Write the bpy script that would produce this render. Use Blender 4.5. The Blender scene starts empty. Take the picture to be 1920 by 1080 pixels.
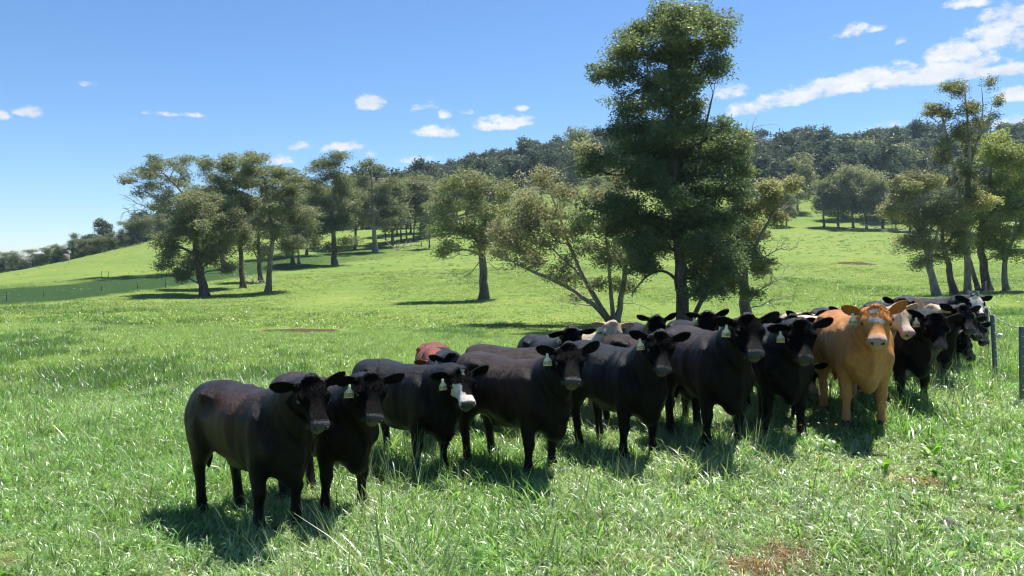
import bpy, bmesh, math, random
import numpy as np
from mathutils import Vector, Matrix

S = bpy.context.scene
COL = S.collection
F = 1500.0            # focal length in photograph pixels (frame 1920 wide)
HZ = 500.0            # eye level row
ZC = 2.35             # camera height

# ------------------------------------------------------------------ camera
cam = bpy.data.cameras.new('camera')
cam.sensor_width = 36.0
cam.lens = F / 1920.0 * 36.0
cam.shift_y = -(540.0 - HZ) / 1920.0
cam.clip_start = 0.1
cam.clip_end = 6000.0
camo = bpy.data.objects.new('camera', cam)
COL.objects.link(camo)
camo.location = (0, 0, ZC)
camo.rotation_euler = (math.radians(90), 0, 0)
S.camera = camo

# ------------------------------------------------------------------ light
SUN_AZ = 40.0         # degrees from +Y towards +X
SUN_EL = 64.0
sl = bpy.data.lights.new('sun', 'SUN')
sl.energy = 5.0
sl.angle = math.radians(0.53)
sl.color = (1.0, 0.955, 0.88)
so = bpy.data.objects.new('sun', sl)
COL.objects.link(so)
sd = Vector((math.sin(math.radians(SUN_AZ)) * math.cos(math.radians(SUN_EL)),
             math.cos(math.radians(SUN_AZ)) * math.cos(math.radians(SUN_EL)),
             math.sin(math.radians(SUN_EL))))
so.rotation_euler = sd.to_track_quat('Z', 'Y').to_euler()
so.location = (30, 30, 60)

S.view_settings.view_transform = 'Standard'
S.view_settings.look = 'None'
S.view_settings.exposure = 1.15
S.view_settings.gamma = 1.0
S.view_settings.use_curve_mapping = False
S.cycles.use_denoising = True
S.cycles.filter_width = 1.2
S.cycles.sample_clamp_indirect = 4.0
S.cycles.sample_clamp_direct = 12.0
S.cycles.max_bounces = 6
S.cycles.diffuse_bounces = 3
S.cycles.glossy_bounces = 2
S.cycles.transmission_bounces = 3
S.cycles.transparent_max_bounces = 6

# world: Nishita sky with a few fair-weather clouds far away
W = bpy.data.worlds.new('World')
S.world = W
W.use_nodes = True
nt = W.node_tree
for n in list(nt.nodes):
    nt.nodes.remove(n)
def N(tree, typ, **kw):
    n = tree.nodes.new(typ)
    for k, v in kw.items():
        if k == 'inp':
            for i, val in v.items():
                n.inputs[i].default_value = val
        else:
            setattr(n, k, v)
    return n
def math_node(tree, op, a, b=None, clamp=False):
    n = tree.nodes.new('ShaderNodeMath'); n.operation = op; n.use_clamp = clamp
    for i, s in enumerate((a, b)):
        if s is None: continue
        if isinstance(s, (int, float)): n.inputs[i].default_value = s
        else: tree.links.new(s, n.inputs[i])
    return n.outputs[0]

def ramp_world(tree, fac):
    rr = tree.nodes.new('ShaderNodeValToRGB')
    rr.color_ramp.elements[0].position = 0.35; rr.color_ramp.elements[0].color = (0.74, 0.80, 0.90, 1)
    rr.color_ramp.elements[1].position = 0.58; rr.color_ramp.elements[1].color = (1.0, 1.0, 1.0, 1)
    tree.links.new(fac, rr.inputs[0]); return rr.outputs[0]
sky = N(nt, 'ShaderNodeTexSky', sky_type='NISHITA', sun_disc=False)
sky.sun_elevation = math.radians(SUN_EL)
sky.sun_rotation = math.radians(SUN_AZ)
sky.altitude = 1200
sky.air_density = 1.0
sky.dust_density = 0.45
sky.ozone_density = 6.0
tc = N(nt, 'ShaderNodeTexCoord')
sx = N(nt, 'ShaderNodeSeparateXYZ')
nt.links.new(tc.outputs['Generated'], sx.inputs[0])
az = math_node(nt, 'ARCTAN2', sx.outputs[0], sx.outputs[1])
el = math_node(nt, 'ARCSINE', sx.outputs[2])
cv = N(nt, 'ShaderNodeCombineXYZ')
nt.links.new(math_node(nt, 'MULTIPLY', az, 1.0), cv.inputs[0])
nt.links.new(math_node(nt, 'MULTIPLY', el, 1.7), cv.inputs[1])
no1 = N(nt, 'ShaderNodeTexNoise', inp={'Scale': 42.0, 'Detail': 8.0, 'Roughness': 0.66})
nt.links.new(cv.outputs[0], no1.inputs['Vector'])
no2 = N(nt, 'ShaderNodeTexNoise', inp={'Scale': 9.0, 'Detail': 3.0, 'Roughness': 0.5})
nt.links.new(cv.outputs[0], no2.inputs['Vector'])
# cloud banks: azimuth, elevation, half widths, tilt (all degrees), thickness
def dirdeg(px, py):
    x = (px - 960) / F; z = (HZ - py) / F
    l = math.sqrt(x * x + 1 + z * z)
    return math.degrees(math.atan2(x, 1)), math.degrees(math.asin(z / l))
CL = [(690,197,24,16,0,1),(945,234,54,15,3,1.1),(820,249,38,11,0,1),(640,277,36,10,6,1),(568,276,20,8,4,.8),
      (790,300,32,7,6,.75),(697,292,13,7,0,.6),(878,211,15,6,0,.7),(978,204,12,5,0,.6),(800,200,24,9,8,.55),(834,216,10,8,0,.6),
      (520,301,22,8,0,.7),(52,212,22,9,0,.85),(4,218,12,9,0,.9),(300,214,20,5,0,.5),(365,216,18,5,0,.65),
      (1365,176,40,15,5,1.0),(1480,186,110,17,11,1.1),(1600,158,115,17,11,1.15),(1730,142,110,20,4,1.2),(1840,137,100,13,-3,1.1),
      (1785,104,40,22,0,1.1),(1890,75,46,28,0,1.0),(1900,40,60,25,18,1.1),(1815,8,36,10,0,.9),(1905,180,30,12,0,1.0),
      (1600,60,28,10,14,.6),(1640,55,16,6,0,.6),(1640,245,65,8,12,.55),(1900,230,60,12,4,.8),(1690,75,8,9,30,.4),(165,160,9,4,0,.3)]
acc = None
for (px, py, rx, ry, tilt, th) in CL:
    a0, e0 = dirdeg(px, py)
    ra = math.radians(rx / F * 57.3 * 1.25); re = math.radians(ry / F * 57.3 * 1.35)
    t = math.radians(tilt)
    da = math_node(nt, 'SUBTRACT', az, math.radians(a0))
    de = math_node(nt, 'SUBTRACT', el, math.radians(e0))
    u = math_node(nt, 'ADD', math_node(nt, 'MULTIPLY', da, math.cos(t) / ra), math_node(nt, 'MULTIPLY', de, math.sin(t) / ra))
    v = math_node(nt, 'ADD', math_node(nt, 'MULTIPLY', da, -math.sin(t) / re), math_node(nt, 'MULTIPLY', de, math.cos(t) / re))
    # flatter bases
    vlow = math_node(nt, 'MULTIPLY', math_node(nt, 'MINIMUM', v, 0.0), 1.7)
    vv = math_node(nt, 'ADD', math_node(nt, 'MAXIMUM', v, 0.0), vlow)
    r2 = math_node(nt, 'ADD', math_node(nt, 'MULTIPLY', u, u), math_node(nt, 'MULTIPLY', vv, vv))
    m = math_node(nt, 'MULTIPLY', math_node(nt, 'SUBTRACT', 1.0, r2), th)
    acc = m if acc is None else math_node(nt, 'MAXIMUM', acc, m)
acc = math_node(nt, 'MAXIMUM', acc, -1.5)
nz = math_node(nt, 'MULTIPLY', math_node(nt, 'SUBTRACT', no1.outputs[0], 0.5), 4.0)
nz2 = math_node(nt, 'MULTIPLY', math_node(nt, 'SUBTRACT', no2.outputs[0], 0.5), 1.2)
dens = math_node(nt, 'ADD', math_node(nt, 'ADD', acc, nz), nz2)
mr = N(nt, 'ShaderNodeMapRange', interpolation_type='SMOOTHSTEP', inp={1: 0.0, 2: 1.05, 3: 0.0, 4: 0.95})
nt.links.new(dens, mr.inputs[0])
bg = N(nt, 'ShaderNodeBackground', inp={1: 0.073})
skyc = N(nt, 'ShaderNodeHueSaturation', inp={'Saturation': 1.10})
nt.links.new(sky.outputs[0], skyc.inputs['Color']); nt.links.new(skyc.outputs[0], bg.inputs[0])
cl = N(nt, 'ShaderNodeBackground', inp={0: (0.93, 0.95, 1.0, 1), 1: 0.44})
no3 = N(nt, 'ShaderNodeTexNoise', inp={'Scale': 22.0, 'Detail': 5.0, 'Roughness': 0.6})
nt.links.new(cv.outputs[0], no3.inputs['Vector'])
nt.links.new(ramp_world(nt, no3.outputs[0]), cl.inputs[0])
mx = N(nt, 'ShaderNodeMixShader')
nt.links.new(mr.outputs[0], mx.inputs[0])
nt.links.new(bg.outputs[0], mx.inputs[1])
nt.links.new(cl.outputs[0], mx.inputs[2])
wo = N(nt, 'ShaderNodeOutputWorld')
nt.links.new(mx.outputs[0], wo.inputs[0])

# ------------------------------------------------------------------ helpers
rng = np.random.default_rng(7)
random.seed(7)

def W3(px, py, d):
    """point at depth d seen at photograph pixel (px, py)"""
    return np.array(((px - 960) / F * d, d, ZC - (py - HZ) / F * d))

def mesh_np(name, V, quads=None, tris=None, smooth=True):
    V = np.asarray(V, dtype=np.float32)
    nq = 0 if quads is None else len(quads); ntri = 0 if tris is None else len(tris)
    me = bpy.data.meshes.new(name)
    me.vertices.add(len(V)); me.vertices.foreach_set('co', V.ravel())
    loops = []; starts = []
    if nq:
        q = np.asarray(quads, dtype=np.int32); loops.append(q.ravel()); starts.append(np.arange(nq) * 4)
    if ntri:
        t = np.asarray(tris, dtype=np.int32); loops.append(t.ravel()); starts.append(nq * 4 + np.arange(ntri) * 3)
    L = np.concatenate(loops); st = np.concatenate(starts).astype(np.int32)
    me.loops.add(len(L)); me.loops.foreach_set('vertex_index', L)
    me.polygons.add(len(st)); me.polygons.foreach_set('loop_start', st)
    if smooth:
        me.polygons.foreach_set('use_smooth', np.ones(len(st), dtype=bool))
    me.update(calc_edges=True)
    return me

def set_color(me, name, C):
    C = np.asarray(C, dtype=np.float32)
    if C.shape[1] == 3:
        C = np.concatenate([C, np.ones((len(C), 1), np.float32)], axis=1)
    a = me.attributes.new(name, 'FLOAT_COLOR', 'POINT')
    a.data.foreach_set('color', C.ravel())

def set_float(me, name, A):
    a = me.attributes.new(name, 'FLOAT', 'POINT')
    a.data.foreach_set('value', np.asarray(A, dtype=np.float32))

def obj(name, me, mat=None, parent=None, loc=None):
    o = bpy.data.objects.new(name, me)
    COL.objects.link(o)
    if mat is not None and me is not None and len(me.materials) == 0:
        me.materials.append(mat)
    if parent is not None: o.parent = parent
    if loc is not None: o.location = loc
    return o

def empty(name, loc, rz=0.0):
    o = bpy.data.objects.new(name, None)
    o.empty_display_size = 0.3
    COL.objects.link(o)
    o.location = loc; o.rotation_euler = (0, 0, rz)
    return o

def tag(o, label=None, cat=None, group=None, kind=None):
    if label: o['label'] = label
    if cat: o['category'] = cat
    if group: o['group'] = group
    if kind: o['kind'] = kind
    return o

class MB:
    """collects quads and tris with a per-vertex float"""
    def __init__(s):
        s.V = []; s.Q = []; s.T = []; s.A = []; s.n = 0
    def add(s, V, Q=None, T=None, A=None):
        V = np.asarray(V, float)
        if Q is not None and len(Q): s.Q.append(np.asarray(Q) + s.n)
        if T is not None and len(T): s.T.append(np.asarray(T) + s.n)
        s.V.append(V); s.A.append(np.zeros(len(V)) if A is None else np.broadcast_to(np.asarray(A, float), (len(V),)).copy())
        s.n += len(V)
    def tube(s, P, R, sides=6, A=0.0, cap=True):
        P = np.asarray(P, float); R = np.asarray(R, float); m = len(P)
        T = np.gradient(P, axis=0); T /= np.linalg.norm(T, axis=1)[:, None] + 1e-9
        up = np.array((0., 0., 1.)) if abs(T[0][2]) < 0.9 else np.array((1., 0., 0.))
        X = np.cross(T, up); X /= np.linalg.norm(X, axis=1)[:, None] + 1e-9
        Y = np.cross(T, X)
        a = np.linspace(0, 2 * np.pi, sides, endpoint=False)
        V = P[:, None, :] + R[:, None, None] * (np.cos(a)[None, :, None] * X[:, None, :] + np.sin(a)[None, :, None] * Y[:, None, :])
        V = V.reshape(-1, 3)
        i = np.arange(m - 1)[:, None] * sides; j = np.arange(sides)[None, :]; k = (j + 1) % sides
        Q = np.stack([i + j, i + k, i + sides + k, i + sides + j], -1).reshape(-1, 4)
        T3 = []
        AA = np.repeat(np.broadcast_to(np.asarray(A, float), (m,)), sides)
        if cap:
            V = np.concatenate([V, P[:1], P[-1:]]); c0 = m * sides; c1 = c0 + 1
            jj = np.arange(sides); kk = (jj + 1) % sides
            T3 = np.concatenate([np.stack([kk, jj, np.full(sides, c0)], -1), np.stack([(m - 1) * sides + jj, (m - 1) * sides + kk, np.full(sides, c1)], -1)])
            AA = np.concatenate([AA, AA[:1], AA[-1:]])
        s.add(V, Q, T3, AA)
    def mesh(s, name, smooth=True, attr=None):
        V = np.concatenate(s.V)
        me = mesh_np(name, V, np.concatenate(s.Q) if s.Q else None, np.concatenate(s.T) if s.T else None, smooth)
        if attr: set_float(me, attr, np.concatenate(s.A))
        return me

_ph = np.random.default_rng(3)
_K = _ph.normal(size=(10, 3)); _P = _ph.uniform(0, 6.28, 10)
def wob(p, freq=1.0, seed=0.0):
    """cheap smooth noise in about [-1, 1]"""
    p = np.asarray(p, float)
    s = np.zeros(p.shape[:-1])
    for k in range(10):
        s += np.sin(freq * (p @ _K[k]) + _P[k] + seed * (1.7 + k))
    return s / 4.5

# ------------------------------------------------------------------ materials
def new_mat(name):
    m = bpy.data.materials.new(name); m.use_nodes = True
    t = m.node_tree
    for n in list(t.nodes): t.nodes.remove(n)
    out = t.nodes.new('ShaderNodeOutputMaterial')
    return m, t, out
def ramp(t, fac, stops):
    r = t.nodes.new('ShaderNodeValToRGB')
    e = r.color_ramp.elements
    while len(e) < len(stops): e.new(0.5)
    for i, (p, c) in enumerate(stops):
        e[i].position = p; e[i].color = (c[0], c[1], c[2], 1)
    t.links.new(fac, r.inputs[0]); return r.outputs[0]
def noise(t, vec, scale, detail=4.0, rough=0.55):
    n = N(t, 'ShaderNodeTexNoise', inp={'Scale': scale, 'Detail': detail, 'Roughness': rough})
    if vec is not None: t.links.new(vec, n.inputs['Vector'])
    return n.outputs[0]
def mixc(t, fac, a, b, blend='MIX'):
    m = t.nodes.new('ShaderNodeMix'); m.data_type = 'RGBA'; m.blend_type = blend
    if isinstance(fac, (int, float)): m.inputs[0].default_value = fac
    else: t.links.new(fac, m.inputs[0])
    for i, s in ((6, a), (7, b)):
        if isinstance(s, tuple): m.inputs[i].default_value = (*s[:3], 1)
        else: t.links.new(s, m.inputs[i])
    return m.outputs[2]
def bump(t, h, strength, dist):
    b = N(t, 'ShaderNodeBump', inp={'Strength': strength, 'Distance': dist}); t.links.new(h, b.inputs['Height']); return b.outputs[0]
def simple(name, col, rough=0.6, metal=0.0, spec=0.5, nscale=0, namp=0.3, bscale=0, bd=0.005):
    m, t, out = new_mat(name)
    b = N(t, 'ShaderNodeBsdfPrincipled', inp={'Base Color': (*col, 1), 'Roughness': rough, 'Metallic': metal, 'Specular IOR Level': spec})
    co = t.nodes.new('ShaderNodeTexCoord').outputs['Object']
    if nscale:
        n = noise(t, co, nscale)
        t.links.new(mixc(t, n, tuple(c * (1 - namp) for c in col), tuple(min(1, c * (1 + namp)) for c in col)), b.inputs['Base Color'])
    if bscale:
        t.links.new(bump(t, noise(t, co, bscale), 0.6, bd), b.inputs['Normal'])
    t.links.new(b.outputs[0], out.inputs[0])
    return m

# pasture ground: colour where the turf itself differs (paddock strip, bare soil), plus thatch with painted shade
M_GROUND, t, out = new_mat('pasture_turf')
co = t.nodes.new('ShaderNodeTexCoord').outputs['Object']
mpp = N(t, 'ShaderNodeMapping', inp={'Scale': (0.5, 1.6, 1.0)}); t.links.new(co, mpp.inputs[0]); n_pat = noise(t, mpp.outputs[0], 0.16, 7, .7); n_spk = noise(t, co, 2.0, 8, .8); n_big = noise(t, co, 0.035, 4); n_mid = noise(t, co, 0.55, 6, .65); n_fine = noise(t, co, 7.0, 6, .7)
c = ramp(t, n_big, [(0.30, (0.122, 0.182, 0.042)), (0.52, (0.165, 0.212, 0.056)), (0.72, (0.195, 0.225, 0.068))])
c = mixc(t, ramp(t, n_mid, [(0.38, (1, 1, 1)), (0.58, (0, 0, 0))]), c, (0.128, 0.194, 0.050))
c = mixc(t, 0.85, c, ramp(t, n_pat, [(0.34, (0.78, 0.92, 0.85)), (0.5, (1, 1, 1)), (0.66, (1.22, 1.10, 0.95))]), 'MULTIPLY')
c2 = ramp(t, n_fine, [(0.3, (0.6, 0.64, 0.55)), (0.55, (1, 1, 1)), (0.75, (1.35, 1.3, 1.3))])
c = mixc(t, 0.8, c, c2, 'MULTIPLY')
c = mixc(t, 0.9, c, ramp(t, n_spk, [(0.36, (0.70, 0.76, 0.66)), (0.5, (1, 1, 1)), (0.64, (1.26, 1.22, 1.2))]), 'MULTIPLY')
za = N(t, 'ShaderNodeAttribute', attribute_name='zone')
sz = N(t, 'ShaderNodeSeparateColor'); t.links.new(za.outputs['Color'], sz.inputs[0])
strip = mixc(t, n_mid, (0.016, 0.040, 0.013), (0.036, 0.070, 0.021))
c = mixc(t, sz.outputs[0], c, strip)
soil = mixc(t, n_fine, (0.028, 0.020, 0.014), (0.11, 0.068, 0.042))
zsoil = math_node(t, 'GREATER_THAN', math_node(t, 'ADD', sz.outputs[1], math_node(t, 'MULTIPLY', math_node(t, 'SUBTRACT', n_mid, 0.5), 1.1)), 0.5)
c = mixc(t, zsoil, c, soil)
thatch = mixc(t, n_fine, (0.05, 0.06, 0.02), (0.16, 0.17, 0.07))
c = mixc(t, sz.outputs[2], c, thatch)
b = N(t, 'ShaderNodeBsdfPrincipled', inp={'Roughness': 0.95, 'Specular IOR Level': 0.04})
t.links.new(c, b.inputs['Base Color'])
t.links.new(bump(t, n_fine, 0.6, 0.03), b.inputs['Normal'])
t.links.new(b.outputs[0], out.inputs[0])

def leaf_mat(name, rough=0.45, spec=0.5, trans=0.36, hue=(1, 1, 1)):
    m, t, out = new_mat(name)
    a = N(t, 'ShaderNodeAttribute', attribute_name='tint')
    col = a.outputs['Color']
    b = N(t, 'ShaderNodeBsdfPrincipled', inp={'Roughness': rough, 'Specular IOR Level': spec})
    t.links.new(col, b.inputs['Base Color'])
    tr = N(t, 'ShaderNodeBsdfTranslucent')
    t.links.new(mixc(t, 1.0, col, (1.12, 1.25, 0.7), 'MULTIPLY'), tr.inputs[0])
    mx = N(t, 'ShaderNodeMixShader', inp={0: trans})
    t.links.new(b.outputs[0], mx.inputs[1]); t.links.new(tr.outputs[0], mx.inputs[2])
    t.links.new(mx.outputs[0], out.inputs[0])
    return m
M_LEAF = leaf_mat('gum_leaves', 0.5, 0.35, 0.48)

M_BARK, t, out = new_mat('gum_bark')
co = t.nodes.new('ShaderNodeTexCoord').outputs['Object']
mp = N(t, 'ShaderNodeMapping', inp={'Scale': (5.0, 5.0, 0.7)}); t.links.new(co, mp.inputs[0])
n1 = noise(t, mp.outputs[0], 1.6, 6, .65); n2 = noise(t, co, 0.7, 3)
a = N(t, 'ShaderNodeAttribute', attribute_name='pale')
dark = ramp(t, n1, [(0.3, (0.035, 0.026, 0.020)), (0.55, (0.10, 0.080, 0.062)), (0.75, (0.19, 0.155, 0.125))])
pale = ramp(t, n1, [(0.3, (0.16, 0.14, 0.12)), (0.55, (0.36, 0.33, 0.29)), (0.75, (0.50, 0.47, 0.42))])
f = math_node(t, 'ADD', a.outputs['Fac'], math_node(t, 'MULTIPLY', math_node(t, 'SUBTRACT', n2, 0.5), 1.3), True)
b = N(t, 'ShaderNodeBsdfPrincipled', inp={'Roughness': 0.85, 'Specular IOR Level': 0.2})
t.links.new(mixc(t, f, dark, pale), b.inputs['Base Color'])
t.links.new(bump(t, n1, 0.8, 0.05), b.inputs['Normal'])
t.links.new(b.outputs[0], out.inputs[0])

M_GRASS, t, out = new_mat('grass_blades')
oi = N(t, 'ShaderNodeObjectInfo')
at = N(t, 'ShaderNodeAttribute', attribute_name='tint')
hs = N(t, 'ShaderNodeHueSaturation')
t.links.new(at.outputs['Color'], hs.inputs['Color'])
t.links.new(math_node(t, 'ADD', math_node(t, 'MULTIPLY', oi.outputs['Random'], 0.035), 0.482), hs.inputs['Hue'])
t.links.new(math_node(t, 'ADD', math_node(t, 'MULTIPLY', oi.outputs['Random'], 0.5), 0.75), hs.inputs['Value'])
b = N(t, 'ShaderNodeBsdfPrincipled', inp={'Roughness': 0.36, 'Specular IOR Level': 0.9})
t.links.new(hs.outputs[0], b.inputs['Base Color'])
tr = N(t, 'ShaderNodeBsdfTranslucent')
t.links.new(mixc(t, 1.0, hs.outputs[0], (1.15, 1.4, 0.6), 'MULTIPLY'), tr.inputs[0])
mx = N(t, 'ShaderNodeMixShader', inp={0: 0.45})
t.links.new(b.outputs[0], mx.inputs[1]); t.links.new(tr.outputs[0], mx.inputs[2])
t.links.new(mx.outputs[0], out.inputs[0])

M_COAT, t, out = new_mat('cattle_coat')
co = t.nodes.new('ShaderNodeTexCoord').outputs['Object']
at = N(t, 'ShaderNodeAttribute', attribute_name='coat')
mp = N(t, 'ShaderNodeMapping', inp={'Scale': (9.0, 16.0, 5.0), 'Rotation': (0, 0.5, 0)}); t.links.new(co, mp.inputs[0])
n1 = noise(t, mp.outputs[0], 3.0, 6, .7)
mp2 = N(t, 'ShaderNodeMapping', inp={'Scale': (40.0, 60.0, 14.0), 'Rotation': (0, 0.35, 0)}); t.links.new(co, mp2.inputs[0])
n2 = noise(t, mp2.outputs[0], 3.0, 4, .7)
cc = mixc(t, 0.75, at.outputs['Color'], ramp(t, n1, [(0.3, (0.65, 0.65, 0.65)), (0.5, (1, 1, 1)), (0.72, (1.4, 1.38, 1.35))]), 'MULTIPLY')
cc = mixc(t, 0.4, cc, ramp(t, n2, [(0.3, (0.7, 0.7, 0.7)), (0.7, (1.3, 1.3, 1.3))]), 'MULTIPLY')
b = N(t, 'ShaderNodeBsdfPrincipled', inp={'Roughness': 0.34, 'Specular IOR Level': 0.25})
t.links.new(cc, b.inputs['Base Color'])
hh = math_node(t, 'ADD', math_node(t, 'MULTIPLY', n1, 0.8), math_node(t, 'MULTIPLY', n2, 0.6))
t.links.new(bump(t, hh, 0.85, 0.022), b.inputs['Normal'])
t.links.new(math_node(t, 'MULTIPLY', at.outputs['Alpha'], 0.19), b.inputs['Specular IOR Level'])
t.links.new(b.outputs[0], out.inputs[0])

M_EYE = simple('eye_glossy', (0.008, 0.005, 0.004), 0.06, spec=0.7)
M_NOSTRIL = simple('nostril_dark', (0.008, 0.006, 0.006), 0.5)
M_TAG = simple('ear_tag_plastic', (0.72, 0.68, 0.48), 0.45, nscale=30, namp=0.08)
M_INK = simple('tag_ink', (0.01, 0.01, 0.01), 0.6)
M_POST = simple('weathered_steel_post', (0.15, 0.17, 0.165), 0.7, 0.1, nscale=12, namp=0.45, bscale=40, bd=0.004)
M_WIRE = simple('galvanised_wire', (0.22, 0.23, 0.24), 0.45, 0.7, nscale=30)
M_INS = simple('white_insulator', (0.72, 0.72, 0.70), 0.4)
M_OLDPOST = simple('old_timber_post', (0.13, 0.11, 0.09), 0.9, nscale=8, namp=0.4)
M_DEADWOOD = simple('bleached_deadwood', (0.42, 0.38, 0.33), 0.85, nscale=6, namp=0.35)
M_DUNG = simple('dung', (0.035, 0.027, 0.018), 0.75, nscale=14, namp=0.5, bscale=25, bd=0.02)
M_DRY = simple('dry_grass', (0.30, 0.17, 0.09), 0.8, nscale=20, namp=0.4)

# ------------------------------------------------------------------ terrain
CP = [  # (px, py, depth) of ground seen in the photograph, and beyond its edges
 (300,1080,6.3),(960,1080,6.05),(1800,1080,5.5),(-700,1080,6.3),(2700,1060,5.5),(960,1500,3.6),(300,1510,3.6),(1800,1480,3.5),
 (-700,1500,3.6),(2700,1470,3.5),(960,2900,1.45),(-700,2900,1.45),(2700,2900,1.45),
 (525,1003,7.2),(405,975,7.8),(650,975,7.7),(830,898,9.3),(1045,888,8.9),(1185,860,9.3),(1340,845,9.2),(1460,828,9.5),
 (1625,802,9.8),(1735,762,11.1),(1790,706,14.0),(1870,720,12.4),(1852,680,15.2),(1917,760,11.0),(1840,640,18.5),
 (0,800,12.6),(0,650,25),(0,590,50),(0,571,80),(0,540,112),(0,512,180),(-700,800,12.6),(-700,650,25),(-700,600,50),(-700,580,100),(-700,560,180),
 (250,800,12.3),(300,640,28),(300,580,60),(290,543,92),(290,517,122),(150,483,195),(300,447,215),(80,500,185),
 (560,760,13.0),(560,618,38),(760,700,17.5),(383,556,88),(500,548,92),(455,540,98),(488,530,107),(435,510,128),(560,497,135),(627,496,137),(702,474,165),
 (800,455,185),(760,540,90),(907,561,75),(1000,640,29),(1150,607,47),(1280,622,42),(1400,600,47),(1000,520,100),(1060,470,150),(1060,395,262),(1060,350,335),
 (1300,500,120),(1300,440,200),(1500,590,48),(1500,500,108),(1500,426,232),(1450,424,235),(1640,433,215),(1530,396,275),(1700,480,130),
 (1640,560,55),(1757,556,62),(1815,550,65),(1887,544,68),(1900,600,27),(1900,520,95),(1900,460,160),(1900,400,260),(2700,640,20),(2700,580,50),(2700,520,100),(2700,420,250),
 (300,452,260),(560,455,300),(700,430,320),(900,396,340),(1250,350,320),(1430,350,330),(1650,345,340),(1900,335,340),
 (0,520,230),(150,500,240),(-700,580,260),
 (560,452,420),(700,420,430),(800,390,440),(900,364,450),(1000,342,455),(1080,326,460),(1250,316,470),(1430,320,470),(1500,321,470),(1650,318,470),(1900,312,470),(2700,290,470),
 (300,480,420),(0,520,420),(-700,560,450),
 (-700,535,900),(0,525,900),(560,430,900),(1000,400,900),(1500,370,900),(1900,360,900),(2700,360,900),
]
CPa = np.array(CP, float)
_uv = np.stack([(CPa[:, 0] - 960) / F * 1.3, np.log(CPa[:, 2])], 1)
def _tps(r2): return np.where(r2 > 1e-12, 0.5 * r2 * np.log(r2 + 1e-12), 0.0)
_n = len(CPa)
_Kx = _tps(((_uv[:, None] - _uv[None]) ** 2).sum(-1)) + np.eye(_n) * 0.0008
_Pm = np.concatenate([np.ones((_n, 1)), _uv], 1)
_A = np.block([[_Kx, _Pm], [_Pm.T, np.zeros((3, 3))]])
# interpolate slope angle (drop per metre), which is smooth in (bearing, log distance)
_wv = np.linalg.solve(_A, np.concatenate([(CPa[:, 1] - HZ) / F, np.zeros(3)]))
def height(x, y):
    x = np.asarray(x, float); y = np.asarray(y, float)
    r = np.sqrt(x * x + y * y); th = np.arctan2(x, y)
    tt = np.clip(th, -0.86, 0.86)
    d = np.maximum(np.where(np.abs(th) < 0.86, y, r * math.cos(0.86)), 0.6)
    u = np.tan(tt) * 1.3; v = np.log(d)
    sh = u.shape; u = u.ravel(); v = v.ravel()
    o = np.empty(len(u))
    for i in range(0, len(u), 20000):
        q = np.stack([u[i:i+20000], v[i:i+20000]], 1)
        o[i:i+20000] = _tps(((q[:, None] - _uv[None]) ** 2).sum(-1)) @ _wv[:_n] + _wv[_n] + q @ _wv[_n+1:]
    z = ZC - o.reshape(sh) * d
    # behind the camera both sides run into one even paddock
    k = np.clip((np.abs(th) - 0.9) / 0.9, 0, 1); k = k * k * (3 - 2 * k)
    return z * (1 - k) + k * (0.02 * np.sin(x * .05))
def gd(px, py, d0=4.0, d1=20.0):
    """depth at which the ground is seen at a pixel"""
    ds = np.linspace(d0, d1, 400); yy_ = project((px - 960) / F * ds, ds, height((px - 960) / F * ds, ds))[1]
    return float(ds[np.argmin(np.abs(yy_ - py))])
def H1(x, y): return float(height(np.array([x]), np.array([y]))[0])
def project(x, y, z):
    return 960 + F * x / y, HZ + F * (ZC - z) / y

rad = np.concatenate([[0.0], np.geomspace(0.8, 1100, 250)])
ang = np.concatenate([np.linspace(-np.pi, -0.95, 40)[:-1], np.linspace(-0.95, 0.95, 300), np.linspace(0.95, np.pi, 40)[1:-1]])
na = len(ang); nr = len(rad)
RR, AA = np.meshgrid(rad, ang, indexing='ij')
GX = RR * np.sin(AA); GY = RR * np.cos(AA)
GZ = height(GX, GY)
P3 = np.stack([GX, GY, GZ], -1)
GZ = GZ + wob(P3 * np.array((1, 1, 0)), 1.3, 2.0) * 0.018 * np.clip(RR / 4, 0, 1) + wob(P3 * np.array((1, 1, 0)), 0.22, 5.0) * 0.10 * np.clip((RR - 15) / 40, 0, 1)
V = np.stack([GX, GY, GZ], -1).reshape(-1, 3)
i = np.arange(nr - 1)[:, None] * na; j = np.arange(na)[None, :]; k = (j + 1) % na
Q = np.stack([i + j, i + na + j, i + na + k, i + k], -1).reshape(-1, 4)
me = mesh_np('pasture', V, Q); V0z = V[:, 2].copy()
yy = np.maximum(V[:, 1], 0.5); ppx, ppy = project(V[:, 0], yy, V[:, 2]); front = V[:, 1] > 1
def sst(a, b, x):
    t = np.clip((x - a) / (b - a), 0, 1); return t * t * (3 - 2 * t)
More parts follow.
